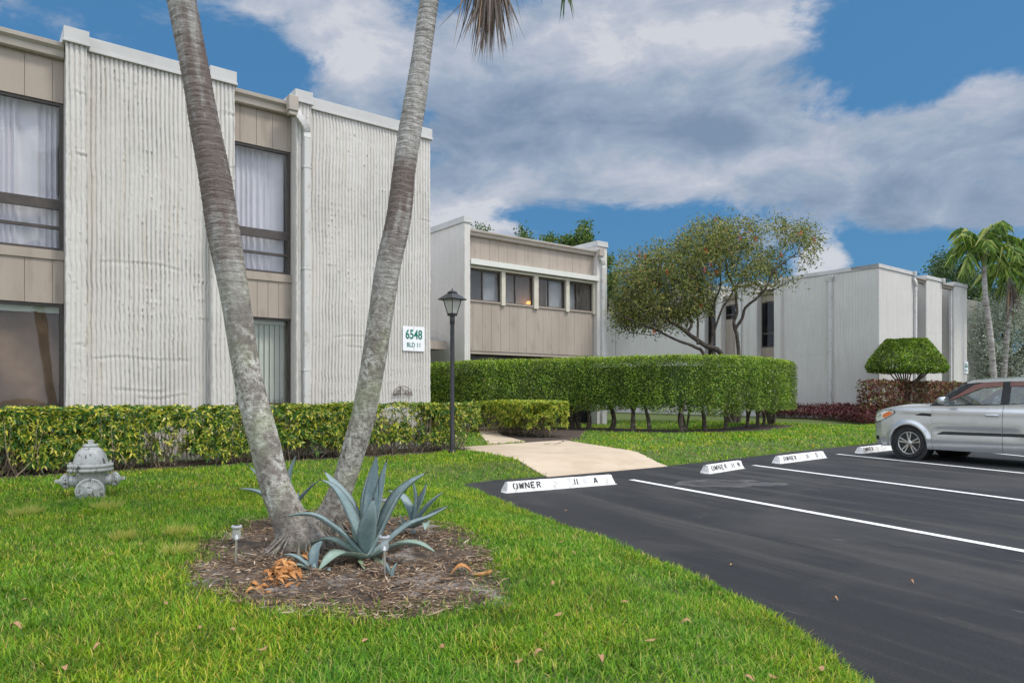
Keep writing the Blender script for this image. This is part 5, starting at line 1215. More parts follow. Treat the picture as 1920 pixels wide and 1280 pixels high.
for i, (px, py) in enumerate([(1072, 801), (1103, 805), (1142, 799), (1187, 808), (1218, 808), (1266, 806), (1300, 812), (1321, 808), (1346, 805), (1369, 801), (1388, 798), (1399, 796), (1413, 792), (1426, 790), (1040, 797), (1010, 795), (1243, 800)]):
    b = G(px, py, .165)[:2]; d_, dx, dy, sl = pnear(FP, np.array([b[0]]), np.array([b[1]])); b = b-np.array([dx[0], dy[0]])*max(0, d_[0]-.35)
    m = MB(); k_ = rg.integers(1, 4)
    for j in range(k_):
        a = rg.uniform(0, 6.28); q = catmull([(b[0]+j*.04, b[1], .12), (b[0]+rg.normal(0, .06), b[1]+rg.normal(0, .05), .55), (b[0]+math.cos(a)*.25, b[1]+math.sin(a)*.2, 1.25)], .08)
        m.tube(q, np.linspace(.075 if j == 0 else .04, .03, len(q))*rg.uniform(.8, 1.2), 8)
    m.build('trunk', M['trunkbrown'], fh)
# red leaved hedge, ground cover, domed shrub by the far building
M['red'] = leafmat('red_leaf', [(0, (.05, .014, .015)), (.35, (.11, .032, .024)), (.6, (.19, .06, .042)), (.74, (.36, .16, .11)), (.84, (.10, .12, .025)), (1, (.18, .22, .04))], .25, .4, .4)
M['maroon'] = leafmat('maroon_leaf', [(0, (.045, .008, .014)), (.5, (.11, .02, .028)), (.9, (.18, .045, .045)), (1, (.12, .14, .03))], .2, .45, .4)
RV = 12.75
rl = uvpoly([(uu(1632, RV), RV), (uu(1700, RV), RV), (uu(1800, RV), RV)])
rh = thing('red_hedge', 'clipped hedge of red and maroon leaves in front of the far building', 'hedge', (*rl[1], .1))
p, o = hedge_pts(rl, .42, .5, 1.80, 9000, .12, 15, .15, .1); foliage(rh, 'foliage', M['red'], p, o, .13, .065, 9, droop=.15); twigs(rh, rl, .4, .1, 1.7, 60, 7, .012)
gcp = uvpoly([(25.6, 12.1), (28, 12.2), (33.5, 12.0), (33.5, 14.2), (31.3, 14.2), (31.3, 19.2), (29.6, 19.0), (29.2, 16.2), (27.6, 14.0)])
x0, y0 = gcp.min(0); x1, y1 = gcp.max(0); n = 40000; x = rg.uniform(x0, x1, n); y = rg.uniform(y0, y1, n); ok = inside(gcp, x, y); x, y = x[ok], y[ok]
hh = .35+.3*np.clip(pdist(gcp, x, y)/.8, 0, 1)*(.6+.8*fbm(x*1.5, y*1.5, 3)); z = LAWN+hh*np.sqrt(rg.random(len(x)))
m = MB(); n = len(x); leaves(m, np.stack([x, y, z], 1), rdir(n, rg)+[0, 0, .4], rdir(n, rg)*.5+[0, 0, 1], rg.uniform(.08, .16, n), rg.uniform(.04, .07, n), .2)
tag(m.build('ground_cover', M['maroon']), 'maroon leaved ground cover at the foot of the far building', 'ground cover', kind='stuff')
# domed shrub
TV = 12.75; tu = uu(1699, TV); tb = uv(tu, TV, .1); tt = tb[1]
dm = thing('domed_shrub', 'dome shaped clipped green shrub on fanning bare stems above the red hedge', 'shrub', tb)
zc = EYE+(HY-697)/F*tt; ztp = EYE+(HY-637)/F*tt; R = 72/F*tt; n = 34000
a = rg.uniform(0, 2*PI, n); q = np.sqrt(rg.random(n)); hgt = (ztp-zc)
# boxy dome: radius falls with height
zt = rg.random(n); side = rg.random(n) < .55
prof = lambda t: np.interp(t, [0, .15, .4, .7, .9, 1.], [.93, 1., .90, .70, .56, .46])
rr = np.where(side, prof(zt)*(1-np.abs(rg.normal(0, .035, n))), q*np.where(rg.random(n) < .7, .5, .93)); zz2 = np.where(side, zt, np.where(rr < .5, 1-np.abs(rg.normal(0, .04, n)), -.02+np.abs(rg.normal(0, .05, n))))
lum = 1+(fbm(np.cos(a)*2+3, zz2*2+np.sin(a)*2, 5)-.5)*.10
p = np.stack([tb[0]+np.cos(a)*rr*R*lum, tb[1]+np.sin(a)*rr*R*.82*lum, zc+zz2*hgt+(fbm(np.cos(a)*3*rr, np.sin(a)*3*rr, 6)-.5)*.12], 1)
o = np.stack([np.cos(a)*side, np.sin(a)*side, .4+.6*(~side)], 1); foliage(dm, 'foliage', M['ficus'], p, o, .085, .05, 19)
m = MB()
for i in range(15):
    a = i*2.4; r1 = R*rg.uniform(.25, .8); q = catmull([(tb[0]+rg.normal(0, .05), tb[1]+rg.normal(0, .05), .1), (tb[0]+math.cos(a)*r1*.18, tb[1]+math.sin(a)*r1*.18, 1.5), (tb[0]+math.cos(a)*r1*.6, tb[1]+math.sin(a)*r1*.5, zc-.15), (tb[0]+math.cos(a)*r1, tb[1]+math.sin(a)*r1*.8, zc+.35)], .12); m.tube(q, np.linspace(.055, .018, len(q)), 7)
m.build('stems', M['trunkbrown'], dm)
# ------------------------------------------------------------------ trees
def crown_pts(blobs, t, dr, nclump, per, cr_, seed, sparse=()):
    rg = np.random.default_rng(seed); w = np.array([b[2]*b[3]*(b[4] if len(b) > 4 else 1) for b in blobs], float); w /= w.sum()
    ch = rg.choice(len(blobs), nclump, p=w); d = rdir(nclump, rg)*(rg.random(nclump)**.45)[:, None]
    c = np.array([P(blobs[i][0]+blobs[i][2]*v[0], blobs[i][1]+blobs[i][3]*v[2], t+dr*v[1]) for i, v in zip(ch, d)])
    e = rg.normal(0, cr_*.5, (nclump, per, 3)); p = (c[:, None]+e).reshape(-1, 3); o = (e/ (np.linalg.norm(e, axis=-1)[..., None]+1e-6)).reshape(-1, 3); return c, p, o
M['bottle'] = leafmat('bottlebrush_leaf', [(0, (.06, .08, .03)), (.4, (.14, .17, .05)), (.75, (.26, .28, .07)), (.93, (.40, .36, .11)), (1, (.40, .19, .11))], .3, .55, .3)
M['bark2'] = surf('grey_brown_bark', (.05, .038, .03), (.13, .105, .085), 9, .95, .01, 25)
bt = thing('bottlebrush_tree', 'many stemmed tree with sparse olive foliage and red flowers behind the tall hedge', 'tree', (*G(1378, 793, .17)[:2], .1))
T = 27.2
stems = [([(1375, 800, 0), (1358, 672, -.2), (1326, 648, -.4), (1291, 627, -.6), (1259, 600, -.8), (1233, 582, -1.), (1200, 556, -1.1), (1185, 520, -1.2)], .15, .03),
 ([(1371, 800, -.1), (1322, 672, -.5), (1305, 651, -.7), (1270, 638, -.9), (1233, 619, -1.2), (1201, 607, -1.4), (1160, 590, -1.6)], .10, .02),
 ([(1377, 800, .1), (1335, 668, .1), (1338, 635, .2), (1336, 592, .3), (1339, 563, .3), (1350, 530, .5), (1345, 460, .6)], .09, .02),
 ([(1382, 800, 0), (1383, 668, 0), (1378, 619, 0), (1380, 587, .1), (1379, 553, .3), (1362, 500, .4), (1370, 430, .4)], .11, .02),
 ([(1378, 619, 0), (1400, 577, -.2), (1416, 563, -.4), (1437, 540, -.6), (1453, 507, -.7), (1495, 475, -.8)], .065, .015),
 ([(1339, 627, .2), (1355, 582, .4), (1371, 553, .8), (1400, 500, 1.2)], .05, .015), ([(1291, 624, -.6), (1297, 606, -.3), (1286, 582, 0), (1280, 520, .4), (1275, 480, .6)], .06, .015),
 ([(1310, 645, -.6), (1311, 606, -.2), (1310, 577, .2), (1315, 510, .8)], .05, .012), ([(1259, 600, -.8), (1240, 560, -.2), (1235, 510, .2)], .05, .012), ([(1233, 619, -1.2), (1215, 590, -1.5), (1175, 560, -1.8)], .04, .012), ([(1437, 540, -.6), (1450, 545, -1), (1490, 520, -1.2)], .03, .01)]
m = MB(); allp = []
for sp, r0, r1 in stems:
    q = catmull([P(a, b_, T+c) for a, b_, c in sp], .15); q[:, 0] += (vn(np.arange(len(q))*.35, np.zeros(len(q)), r0*100)-.5)*.12; m.tube(q, np.linspace(r0, r1, len(q)), 8, False); allp.append(q[len(q)//3:])
m.build('trunk', M['bark2'], bt); allp = np.concatenate(allp)
blobs = [(1205, 560, 58, 48, 1), (1195, 510, 45, 42, 1), (1262, 500, 65, 52, 1.1), (1240, 595, 60, 26, .7), (1325, 470, 62, 55, .8), (1300, 540, 55, 45, .8), (1385, 455, 50, 40, .8), (1420, 500, 50, 38, .8), (1480, 455, 40, 32, .5), (1500, 440, 30, 20, .6), (1345, 425, 55, 18, .5), (1170, 580, 30, 30, .8), (1375, 520, 50, 35, .6), (1440, 430, 50, 20, .4), (1510, 490, 25, 12, .3), (1190, 610, 45, 18, .4), (1290, 580, 60, 25, .7), (1420, 540, 50, 16, .35), (1518, 450, 20, 22, .4), (1470, 520, 30, 12, .25)]
c, p, o = crown_pts(blobs, T, 2.3, 900, 44, .34, 5)
foliage(bt, 'crown', M['bottle'], p, o, .135, .050, 31, droop=.1)
m = MB(); rg = np.random.default_rng(6)
for ci in c[::5]:
    k_ = np.argmin(np.linalg.norm(allp-ci, axis=1)+rg.uniform(0, .8, len(allp))); a = allp[k_]
    if np.linalg.norm(a-ci) < 2.6: m.tube(catmull([a, (a+ci)/2+rg.normal(0, .08, 3)-[0, 0, .08], ci], .25), [.018]*1+[.018]*0 if False else .012, 4, False)
m.build('twigs', M['bark2'], bt)
M['redfl'] = leafmat('red_flower', [(0, (.45, .02, .02)), (1, (.65, .10, .03))], .3, .5)
m = MB(); cc = c[rg.choice(len(c), 16, replace=False)]
cc = np.concatenate([cc, [P(a, b_, T-2.1) for a, b_ in ((1198, 478), (1208, 481), (1250, 510), (1322, 470), (1320, 507), (1331, 495), (1386, 448), (1415, 450), (1463, 478), (1500, 438), (1524, 450), (1342, 511), (1225, 622))]])
for ci in cc:
    n = 26; d = rdir(n, rg)*[1, 1, .5]; h = rg.uniform(-.09, .09, n); leaves(m, ci+np.stack([0*h, 0*h, h], 1)+[0, -.1, 0], d, rdir(n, rg), .06, .02)
m.build('flowers', M['redfl'], bt)
M['tree1'] = leafmat('tree_leaf', [(0, (.03, .06, .012)), (.5, (.07, .13, .02)), (1, (.16, .22, .04))], .3)
M['tree2'] = leafmat('dark_tree_leaf', [(0, (.02, .045, .015)), (.6, (.055, .10, .025)), (1, (.12, .17, .05))], .3)
M['silver'] = leafmat('silver_leaf', [(0, (.16, .19, .13)), (.5, (.34, .38, .30)), (.85, (.50, .54, .46)), (1, (.6, .64, .58))], .2, .6)
def bgtree(label, name, foot, t, blobs, dr, nc, per, cr_, size, mat, seed, limbs=6, r=.2, group=None):
    b = P(foot, 700, t); tr = thing(name, label, 'tree', (b[0], b[1], 0), 0, group); c, p, o = crown_pts(blobs, t, dr, nc, per, cr_, seed)
    foliage(tr, 'crown', mat, p, o, size, size*.55, seed+1); m = MB(); rg = np.random.default_rng(seed)
    cz = c[:, 2].mean(); m.tube(catmull([(b[0], b[1], 0), (b[0]+.2, b[1], cz*.35), (b[0]-.1, b[1], cz*.62)], .3), [r*1.2]+[r]*0 if False else r, 9)
    for i in range(limbs):
        e = c[rg.integers(len(c))]; s = np.array([b[0], b[1], cz*rg.uniform(.3, .6)]); q = catmull([s, (s+e)/2+[0, 0, .3], e], .3); m.tube(q, np.linspace(r*.6, .03, len(q)), 6, False)
    m.build('trunk', M['bark2'], tr); return tr
bgtree('broad green tree whose top shows above the middle building roof', 'background_tree', 1080, 44, [(1093, 448, 16, 20), (1060, 458, 20, 11), (1035, 453, 18, 8), (1085, 490, 55, 30), (1098, 428, 6, 8)], 1.5, 230, 30, .40, .22, M['tree1'], 51)
bgtree('small green tree top above the middle of the middle building roof', 'background_tree', 982, 42, [(978, 434, 6, 7), (986, 446, 9, 8), (980, 480, 25, 25)], 1, 70, 30, .35, .2, M['tree1'], 52)
bgtree('sparse green treetop just right of the wall end of the middle building', 'background_tree', 902, 40, [(897, 426, 7, 5), (915, 434, 6, 3), (903, 460, 22, 25)], 1, 60, 26, .3, .18, M['tree1'], 53)
bgtree('green tree peeking out right of the middle building downspout', 'background_tree', 1118, 42, [(1143, 487, 8, 8), (1148, 545, 12, 20), (1150, 520, 12, 20)], 1, 60, 26, .3, .18, M['tree1'], 54)
bgtree('dark feathery tree behind the right roof end of the far building', 'background_tree', 1790, 50, [(1770, 500, 24, 22), (1755, 510, 18, 12), (1800, 520, 40, 20), (1830, 560, 40, 45), (1850, 600, 40, 40), (1900, 560, 40, 50)], 2.5, 420, 30, .6, .22, M['tree2'], 55)
bgtree('pale silver green tree filling the right edge behind the palms', 'silver_tree', 1890, 40, [(1850, 695, 30, 20), (1900, 695, 40, 20), (1850, 600, 36, 40), (1900, 590, 40, 45), (1870, 650, 55, 35), (1950, 620, 50, 60), (1828, 635, 14, 35), (2010, 600, 60, 60)], 3., 900, 34, .55, .13, M['silver'], 56, 14, .22)
bh = uvpoly([(36.5, 14.0), (44, 12.5), (60, 12)]); bhh = thing('far_hedge', 'dark green hedge beyond the car at the right edge', 'hedge', (*bh[1], .1)); p, o = hedge_pts(bh, .8, .2, 1.75, 11000, .15, 61); foliage(bhh, 'foliage', M['ficus'], p, o, .13, .08, 62)
tl_ = np.array([P(a, 700, t)[:2] for a, t in ((500, 75), (1000, 80), (1500, 85), (1960, 75), (2400, 60), (3200, 40))])
fw = thing('distant_trees', 'distant belt of dark trees closing the view beyond the buildings', 'tree belt', (*tl_[3], 0)); p, o = hedge_pts(tl_, 3, .2, 5.2, 30000, .9, 63, .2, 1.5); q = foliage(fw, 'foliage', M['tree2'], p, o, .95, .7, 64); fw['kind'] = 'stuff'
# palms at the right edge
M['bark3'] = surf('pale_palm_bark', (.24, .22, .195), (.42, .40, .37), 2.2, .9, .01, 30, stretch=(1, 1, 4), c3=(.14, .10, .075), s3=3)
def far_palm(label, pts, t, cx_, cy_, R, n, seed, r=(.17, .11)):
    q = catmull([P(a, b_, t) for a, b_ in pts], .2); tr = thing('palm_tree', label, 'palm tree', (q[0][0], q[0][1], 0), 0, 'tall palms at the right edge')
    m = MB(); m.tube(q, np.linspace(r[0], r[1], len(q)), 14); m.build('trunk', M['bark3'], tr)
    cs = P(cx_, cy_, t); m = MB(); m.tube(catmull([q[-1], (q[-1]+cs)/2, cs], .2), .12, 12); m.build('crownshaft', M['stalk'], tr)
    crown_fronds(tr, cs, n, R, R*.40, seed, nl=27, el=(-.3, 1.45), lw=.042, curl=1.9, matn='frond_far', hang=.7, wid=.8, rag=.45)
far_palm('nearer slim palm with full arching green crown at the right edge', [(1868, 780), (1863, 705), (1857, 630), (1848, 560), (1845, 500)], 36, 1844, 462, 2.15, 15, 71)
far_palm('second slim palm just right of the fullest one at the right edge', [(1880, 780), (1882, 705), (1890, 600), (1893, 530), (1892, 515)], 38, 1892, 508, 2.0, 12, 72)
far_palm('third palm trunk partly hidden, crown cut by the right edge', [(1935, 780), (1930, 700), (1925, 560), (1920, 500)], 40, 1932, 470, 2.2, 12, 73)
m = MB()
for i in range(40):
    c = P(1898+rg.normal(0, 4), 525+rg.uniform(0, 20), 37.8)[None]; leaves(m, c, np.array([[rg.normal(0, .1), rg.normal(0, .1), -1.]]), rdir(1, rg), 2.2*rg.uniform(.4, 1), .10)
tag(m.build('hanging_fronds', M['dead_frond'], loc=P(1898, 520, 37.8)), 'brown dead fronds hanging beside the second slim palm', 'dead fronds')
# ------------------------------------------------------------------ the silver car (own axes: +x forward, +y left, z up; x = 0 at the front axle)
paint = surf('silver_car_paint', (.60, .615, .62), (.64, .655, .66), 3, .24, metal=.6, coat=.9, spec=.5)
c0 = G(1704, 860, 0.); hd = np.array([-.49, .872]); hd /= np.linalg.norm(hd)
car_rz = math.atan2(hd[1], hd[0]); left = np.array([-hd[1], hd[0]])
org = np.array([*(c0[:2]-left*.86), 0.])
car = thing('parked_car', 'silver boxy compact car with rust red window visors parked nose in at the right', 'car', org, car_rz)
WB = 2.55; XF, XR = .88, -3.30
blackp = surf('black_plastic', (.018, .018, .02), (.03, .03, .03), 9, .55); rubber = surf('tyre_rubber', (.018, .018, .019), (.035, .034, .033), 12, .8, .001, 60)
def halfw(x):
    """plan half width"""
    return np.interp(x, [-3.3, -3.15, -2.9, -2.3, -.2, .3, .6, .74, .84, .88], [.66, .78, .855, .885, .885, .88, .85, .79, .68, .56])
def belt(x): return np.interp(x, [-3.3, -2.6, -1.7, -.8, -.5, -.2, .2, .5, .7, .82, .88], [1.22, 1.17, 1.12, 1.09, 1.085, 1.075, 1.06, 1.02, .96, .89, .82])
def rocker(x): return np.interp(x, [-3.3, -3.1, -2.9, -2.2, -.4, .35, .6, .88], [.42, .32, .27, .235, .225, .25, .23, .28])
AR = .375; AZ = .325
def zbot(x):
    z = rocker(x)
    for c in (0., -WB):
        dx = np.abs(x-c); a = AZ+np.sqrt(np.clip(AR**2-dx**2, 0, None)); z = np.where(dx < AR, np.maximum(a, z), z)
    return z
def side_y(x, z):
    w = halfw(x); t = (z-.22)/(1.0-.22)
    y = w-.045*np.clip((t-.62)/.45, 0, 1)**1.5-.05*np.clip((.28-t)/.28, 0, 1)**1.3
    for c in (0., -WB):                       # arch flare
        r = np.hypot(x-c, z-AZ); y += .030*np.exp(-((r-AR-.02)/.055)**2)
    y -= .022*np.exp(-((z-.60)/.085)**2)*(sstep(-2.1, -1.9, x)*(1-sstep(-.62, -.42, x)))      # scooped doors
    y += .012*np.exp(-((z-.97)/.05)**2)*(1-sstep(.0, .5, x))
    return y
def panel(x0, x1, name, mat, parent, zlo=None, zhi=None, off=0., nz=26):
    o_ = None
    xs = set(np.arange(x0, x1, .02)) | {x0, x1}
    for c in (0., -WB):
        for s in (-1, 1):
            for e in (0, .0015, .006, .014, .026): 
                q = c+s*(AR-e)
                if x0 < q < x1: xs.add(q)
            q = c+s*(AR+.001)
            if x0 < q < x1: xs.add(q)
    xs = np.array(sorted(xs)); o_ = None
    lo = zbot(xs) if zlo is None else np.maximum(zbot(xs), zlo(xs)); hi = belt(xs) if zhi is None else zhi(xs); hi = np.maximum(hi, lo+.002)
    t = np.linspace(0, 1, nz); X = np.repeat(xs[:, None], nz, 1); Z_ = lo[:, None]*(1-t)+hi[:, None]*t; Y = side_y(X, Z_)+off
    for s in (1, -1):
        m = MB('local'); m.grid(X, Y*s, Z_, True, s > 0)
        # returned edge below, so the sheet has thickness
        m.grid(np.stack([xs, xs], 1), np.stack([Y[:, 0], Y[:, 0]-.05], 1)*s, np.stack([lo, lo+.004], 1), True, s < 0)
        o_ = m.build(name, mat, parent)
    return o_
body = panel(-.47, XF, 'fender', paint, car)
SE = .004
panel(-1.73+SE, -.47-SE, 'front_door', paint, car); panel(-2.50+SE, -1.73-SE, 'rear_door', paint, car); panel(XR, -2.50-SE, 'rear_quarter', paint, car)
# inner dark shell behind the seams and arches
m = MB('local'); m.box(-3.05, .5, -.74, .74, .24, .45); m.box(-2.1, -.45, -.80, .80, .25, .98)
for s in (-1, 1):
    for c in (0., -WB): m.lathe([(.02, .60*s), (AR+.015, .60*s), (AR+.02, .845*s)], (c, 0, AZ), 'y', 32)
m.build('underbody', blackp, car)
# bonnet, cowl: surface between the two shoulder lines
xs = np.linspace(XF, -.80, 34); t = np.linspace(-1, 1, 17)
hz_ = belt(xs)+np.interp(xs, [-.8, -.4, .2, .6, .88], [.04, .05, .06, .05, .03])
X = np.repeat(xs[:, None], 17, 1); yb = side_y(xs, belt(xs)); Y = yb[:, None]*t; Z_ = belt(xs)[:, None]+(hz_-belt(xs))[:, None]*(1-np.abs(t)**3.2)
m = MB('local'); m.grid(X, Y, Z_, True, True); m.build('bonnet', paint, car)
# nose
m = MB('local'); zz3 = np.linspace(.28, .84, 10); tt_ = np.linspace(-1, 1, 17); Zn = np.repeat(zz3[:, None], 17, 1); Yn = tt_[None]*.56+0*Zn; Xn = XF+.02*(1-tt_[None]**2)-.03*((Zn-.42)/.2)**2; m.grid(Xn, Yn, Zn, True, False); m.build('bumper', paint, car)
m = MB('local'); m.box(XF-.01, XF+.03, -.36, .36, .33, .44); m.box(XF-.02, XF+.012, -.30, .30, .54, .60); m.build('grille', blackp, car)
m = MB('local'); zz3 = np.linspace(.42, 1.22, 8); Zn = np.repeat(zz3[:, None], 9, 1); Yn = np.linspace(-1, 1, 9)[None]*.66+0*Zn; m.grid(XR+0*Zn-.04*(1-(Yn/.7)**2), Yn, Zn, True, True); m.build('tailgate', paint, car)
# greenhouse: stations of the roof edge
def ghy(x, z):                                 # half width of the cabin
    return side_y(x, belt(x))-(z-belt(x))*.26
roof_x = [-3.12, -2.9, -2.3, -1.8, -1.4, -1.2, -1.08]; roof_z = [1.52, 1.56, 1.585, 1.59, 1.58, 1.565, 1.55]
rz_ = lambda x: np.interp(x, roof_x, roof_z)
xs = np.linspace(-3.14, -1.06, 40); t = np.linspace(-1, 1, 17); zr_ = rz_(xs)
Yr = (ghy(xs, zr_)+.012)[:, None]*t; Zr = zr_[:, None]+.055*(1-np.abs(t)**2.6)*np.ones_like(xs)[:, None]
m = MB('local'); m.grid(np.repeat(xs[:, None], 17, 1), Yr, Zr, True, False)
for s in (-1, 1): m.grid(np.stack([xs, xs], 1), np.stack([Yr[:, -1], Yr[:, -1]+.002], 1)*s, np.stack([zr_, zr_-.045], 1), True, s > 0)
m.build('roof', paint, car)
gl = glassmat('car_glass', .30, (.5, .58, .58)); glw = glassmat('windscreen_glass', .12, (.5, .55, .55))
# A pillar line: from the cowl (-.12, z 1.03) to the roof (-.74, 1.55)
ax0, az0, ax1, az1 = -.40, 1.09, -1.16, 1.55
def quadside(pts, name, mat, parent, off=0., thick=0.):
    for s in (1, -1):
        m = MB('local'); v = [(x, (ghy(x, z)+off)*s, z) for x, z in pts]; n = len(v)
        m.add(v, [tuple(range(n)) if s < 0 else tuple(range(n-1, -1, -1))])
        if thick:
            v2 = [(x, (ghy(x, z)+off-thick)*s, z) for x, z in pts]; m.add(v+v2, [(i, (i+1) % n, n+(i+1) % n, n+i) for i in range(n)])
        m.build(name, mat, parent)
bl = lambda x: float(belt(np.array(x)))
tz = lambda x: float(rz_(x))-.045
quadside([(-.70, bl(-.7)+.012), (-1.68, bl(-1.68)+.012), (-1.68, tz(-1.68)), (-1.32, tz(-1.32)), (-1.20, tz(-1.2)-.02), (-.78, 1.235)], 'front_side_window', gl, car, -.006)
quadside([(-1.82, bl(-1.82)+.012), (-2.42, bl(-2.42)+.012), (-2.46, tz(-2.46)), (-1.82, tz(-1.82))], 'rear_side_window', gl, car, -.006)
quadside([(-2.56, bl(-2.56)+.012), (-2.9, bl(-2.9)+.05), (-2.85, tz(-2.85)-.05), (-2.58, tz(-2.58))], 'quarter_window', gl, car, -.006)
quadside([(-1.68, bl(-1.68)+.006), (-1.82, bl(-1.82)+.006), (-1.82, tz(-1.82)+.01), (-1.68, tz(-1.68)+.01)], 'middle_pillar', blackp, car, .0, .03)
quadside([(-2.42, bl(-2.42)), (-2.56, bl(-2.56)), (-2.58, tz(-2.58)), (-2.46, tz(-2.46))], 'rear_pillar', blackp, car, .0, .03)
quadside([(-2.9, bl(-2.9)), (-3.28, 1.2), (-3.12, 1.5), (-2.85, tz(-2.85))], 'rear_pillar', paint, car, .0, .03)
# black A pillar with the sail panel
quadside([(ax0, az0-.01), (-.70, bl(-.7)), (-.78, 1.235), (-1.20, tz(-1.2)-.02), (-1.32, tz(-1.32)), (-1.32, tz(-1.32)+.012), (-1.18, tz(-1.18)+.02), (ax1+.06, az1-.01)], 'windscreen_pillar', blackp, car, .004, .035)
quadside([(-.70, bl(-.7)-.004), (-1.7, bl(-1.7)-.004), (-2.9, bl(-2.9)-.004), (-2.9, bl(-2.9)+.012), (-1.7, bl(-1.7)+.012), (-.70, bl(-.7)+.014)], 'belt_strip', blackp, car, .006, .02)
visor = surf('rust_red_visor', (.15, .055, .042), (.20, .08, .06), 4, .35, coat=.3)
quadside([(-.75, 1.19), (-1.20, tz(-1.2)-.028), (-1.34, tz(-1.34)-.006), (-1.69, tz(-1.69)-.004), (-1.69, tz(-1.69)-.085), (-1.33, tz(-1.33)-.10), (-.90, 1.235)], 'window_visor', visor, car, .018, .01)
quadside([(-1.81, tz(-1.81)-.004), (-2.44, tz(-2.44)-.004), (-2.44, tz(-2.44)-.085), (-1.81, tz(-1.81)-.085)], 'window_visor', visor, car, .018, .01)
# windscreen and rear window
m = MB('local'); t = np.linspace(-1, 1, 13); a = np.linspace(0, 1, 8)
Xw = (ax0*(1-a)+(ax1+.09)*a)[:, None]+.07*(1-t[None]**2)*np.ones(8)[:, None]; Zw = ((az0+.01)*(1-a)+(az1+.03)*a)[:, None]+0*t; Yw = np.array([float(ghy(np.array(x), z)) for x, z in zip((ax0*(1-a)+ax1*a), Zw[:, 0])])[:, None]*t*.985
m.grid(Xw, Yw, Zw, True, False); m.build('windscreen', glw, car)
m = MB('local'); m.add([(-3.3, -.6, 1.2), (-3.3, .6, 1.2), (-3.14, .55, 1.53), (-3.14, -.55, 1.53)], [(0, 1, 2, 3)]); m.build('rear_window', gl, car)
m = MB('local'); m.box(-.62, -.36, -.70, .70, 1.05, 1.10); m.build('cowl', blackp, car)
# seats, wheel inside
seatm = surf('seat_cloth', (.05, .05, .052), (.09, .09, .09), 8, .9); m = MB('local')
for y in (-.36, .36):
    for x in (-1.6, -2.4):
        m.box(x-.25, x+.25, y-.24, y+.24, .5, .72); m.tube([(x-.25, y, .65), (x-.38, y, 1.25)], [.16, .15], 10); m.tube([(x-.39, y, 1.27), (x-.41, y, 1.42)], [.09, .09], 10)
m.box(-1.0, -.62, -.72, .72, .8, 1.08); m.build('seats', seatm, car)
m = MB('local'); th_ = np.linspace(0, 2*PI, 24); m.tube([(-1.06+.07*math.sin(a), .36+.18*math.cos(a), 1.06+.17*math.sin(a)) for a in th_], .014, 6); m.build('steering_wheel', blackp, car)
# black side moulding, fender vent, handles, mirror, headlights
def on_side(x, z, off=0.): return float(side_y(np.array(float(x)), np.array(float(z))))+off
def strip(x0, x1, z0a, z0b, hgt, name, mat, off=.012, taper=.0, par=car):
    xs = np.linspace(x0, x1, 24); q = np.linspace(0, 1, 24)
    za = z0a*(1-q)+z0b*q; hh = hgt*np.ones(24)
    if taper: hh = hgt*np.clip((x1-xs)/taper, .12, 1)**.6
    for s in (1, -1):
        m = MB('local'); ring = []
        for (dz, o_) in ((0, .0), (.15, off), (.85, off), (1., .0)):
            ring.append(np.stack([xs, (side_y(xs, za+hh*dz)+o_)*s, za+hh*dz], 1))
        R_ = np.stack(ring, 1); m.grid(R_[..., 0], R_[..., 1], R_[..., 2], False, s > 0); m.build(name, mat, par)
strip(-1.722, -.58, .545, .53, .06, 'side_moulding', blackp, .016, .1); strip(-2.16, -1.738, .55, .545, .06, 'side_moulding', blackp, .016)
strip(-.455, -.14, .875, .89, .055, 'fender_vent', blackp, .006, .14)
for s in (1, -1):
    for hx in (-1.55, -2.32):
        m = MB('local'); y = on_side(hx, .93); q = catmull([(hx-.10, (y+.002)*s, .925), (hx-.08, (y+.032)*s, .927), (hx+.07, (y+.032)*s, .922), (hx+.095, (y+.002)*s, .92)], .01); m.tube(q, .019, 8); m.build('door_handle', paint, car)
mirs = {}
for s in (1, -1):
    m = MB('local'); x, z = -.74, 1.13; y = on_side(x, 1.02); m.bar((x, (y-.02)*s, z-.02), (x+.0, (y+.08)*s, z+.01), .05, .04)
    th_ = np.linspace(0, 2*PI, 16, endpoint=False)
    pr = [(0, -.09, .01), (.03, -.09, .7), (.09, -.06, .95), (.11, 0, 1.)]
    cx_, cy_, cz_ = x-.02, (y+.15)*s, z+.06
    rings = []
    for (dx, sc) in ((-.06, .80), (-.055, .92), (0., 1.), (.06, .86), (.10, .5), (.115, .1)):
        rings.append(np.stack([np.full(16, cx_+dx), cy_+np.sign(np.cos(th_))*np.abs(np.cos(th_))**.6*.095*sc, cz_+np.sign(np.sin(th_))*np.abs(np.sin(th_))**.6*.075*sc], 1))
    R_ = np.stack(rings, 0); R_ = np.concatenate([R_, R_[:, :1]], 1); m.grid(R_[..., 0], R_[..., 1], R_[..., 2], True, False)
    mirs[s] = m.build('mirror', paint, car)
mgm = surf('mirror_glass', (.6, .62, .65), rough=.05, metal=1.)
for s in (1, -1):
    m = MB('local'); y = on_side(-.74, 1.02); m.add([(-.823, (y+.075)*s, 1.135), (-.823, (y+.225)*s, 1.135), (-.823, (y+.225)*s, 1.24), (-.823, (y+.075)*s, 1.24)], [(0, 1, 2, 3)]); m.build('mirror_glass', mgm, mirs[s])
hl_m = surf('headlamp_lens', (.62, .62, .50), (.80, .80, .70), 22, .08, coat=1., c3=(.22, .22, .18), s3=9); amber = surf('amber_lens', (.75, .16, .03), rough=.15, coat=1.); housing = surf('lamp_housing', (.25, .26, .26), rough=.25, metal=.6)
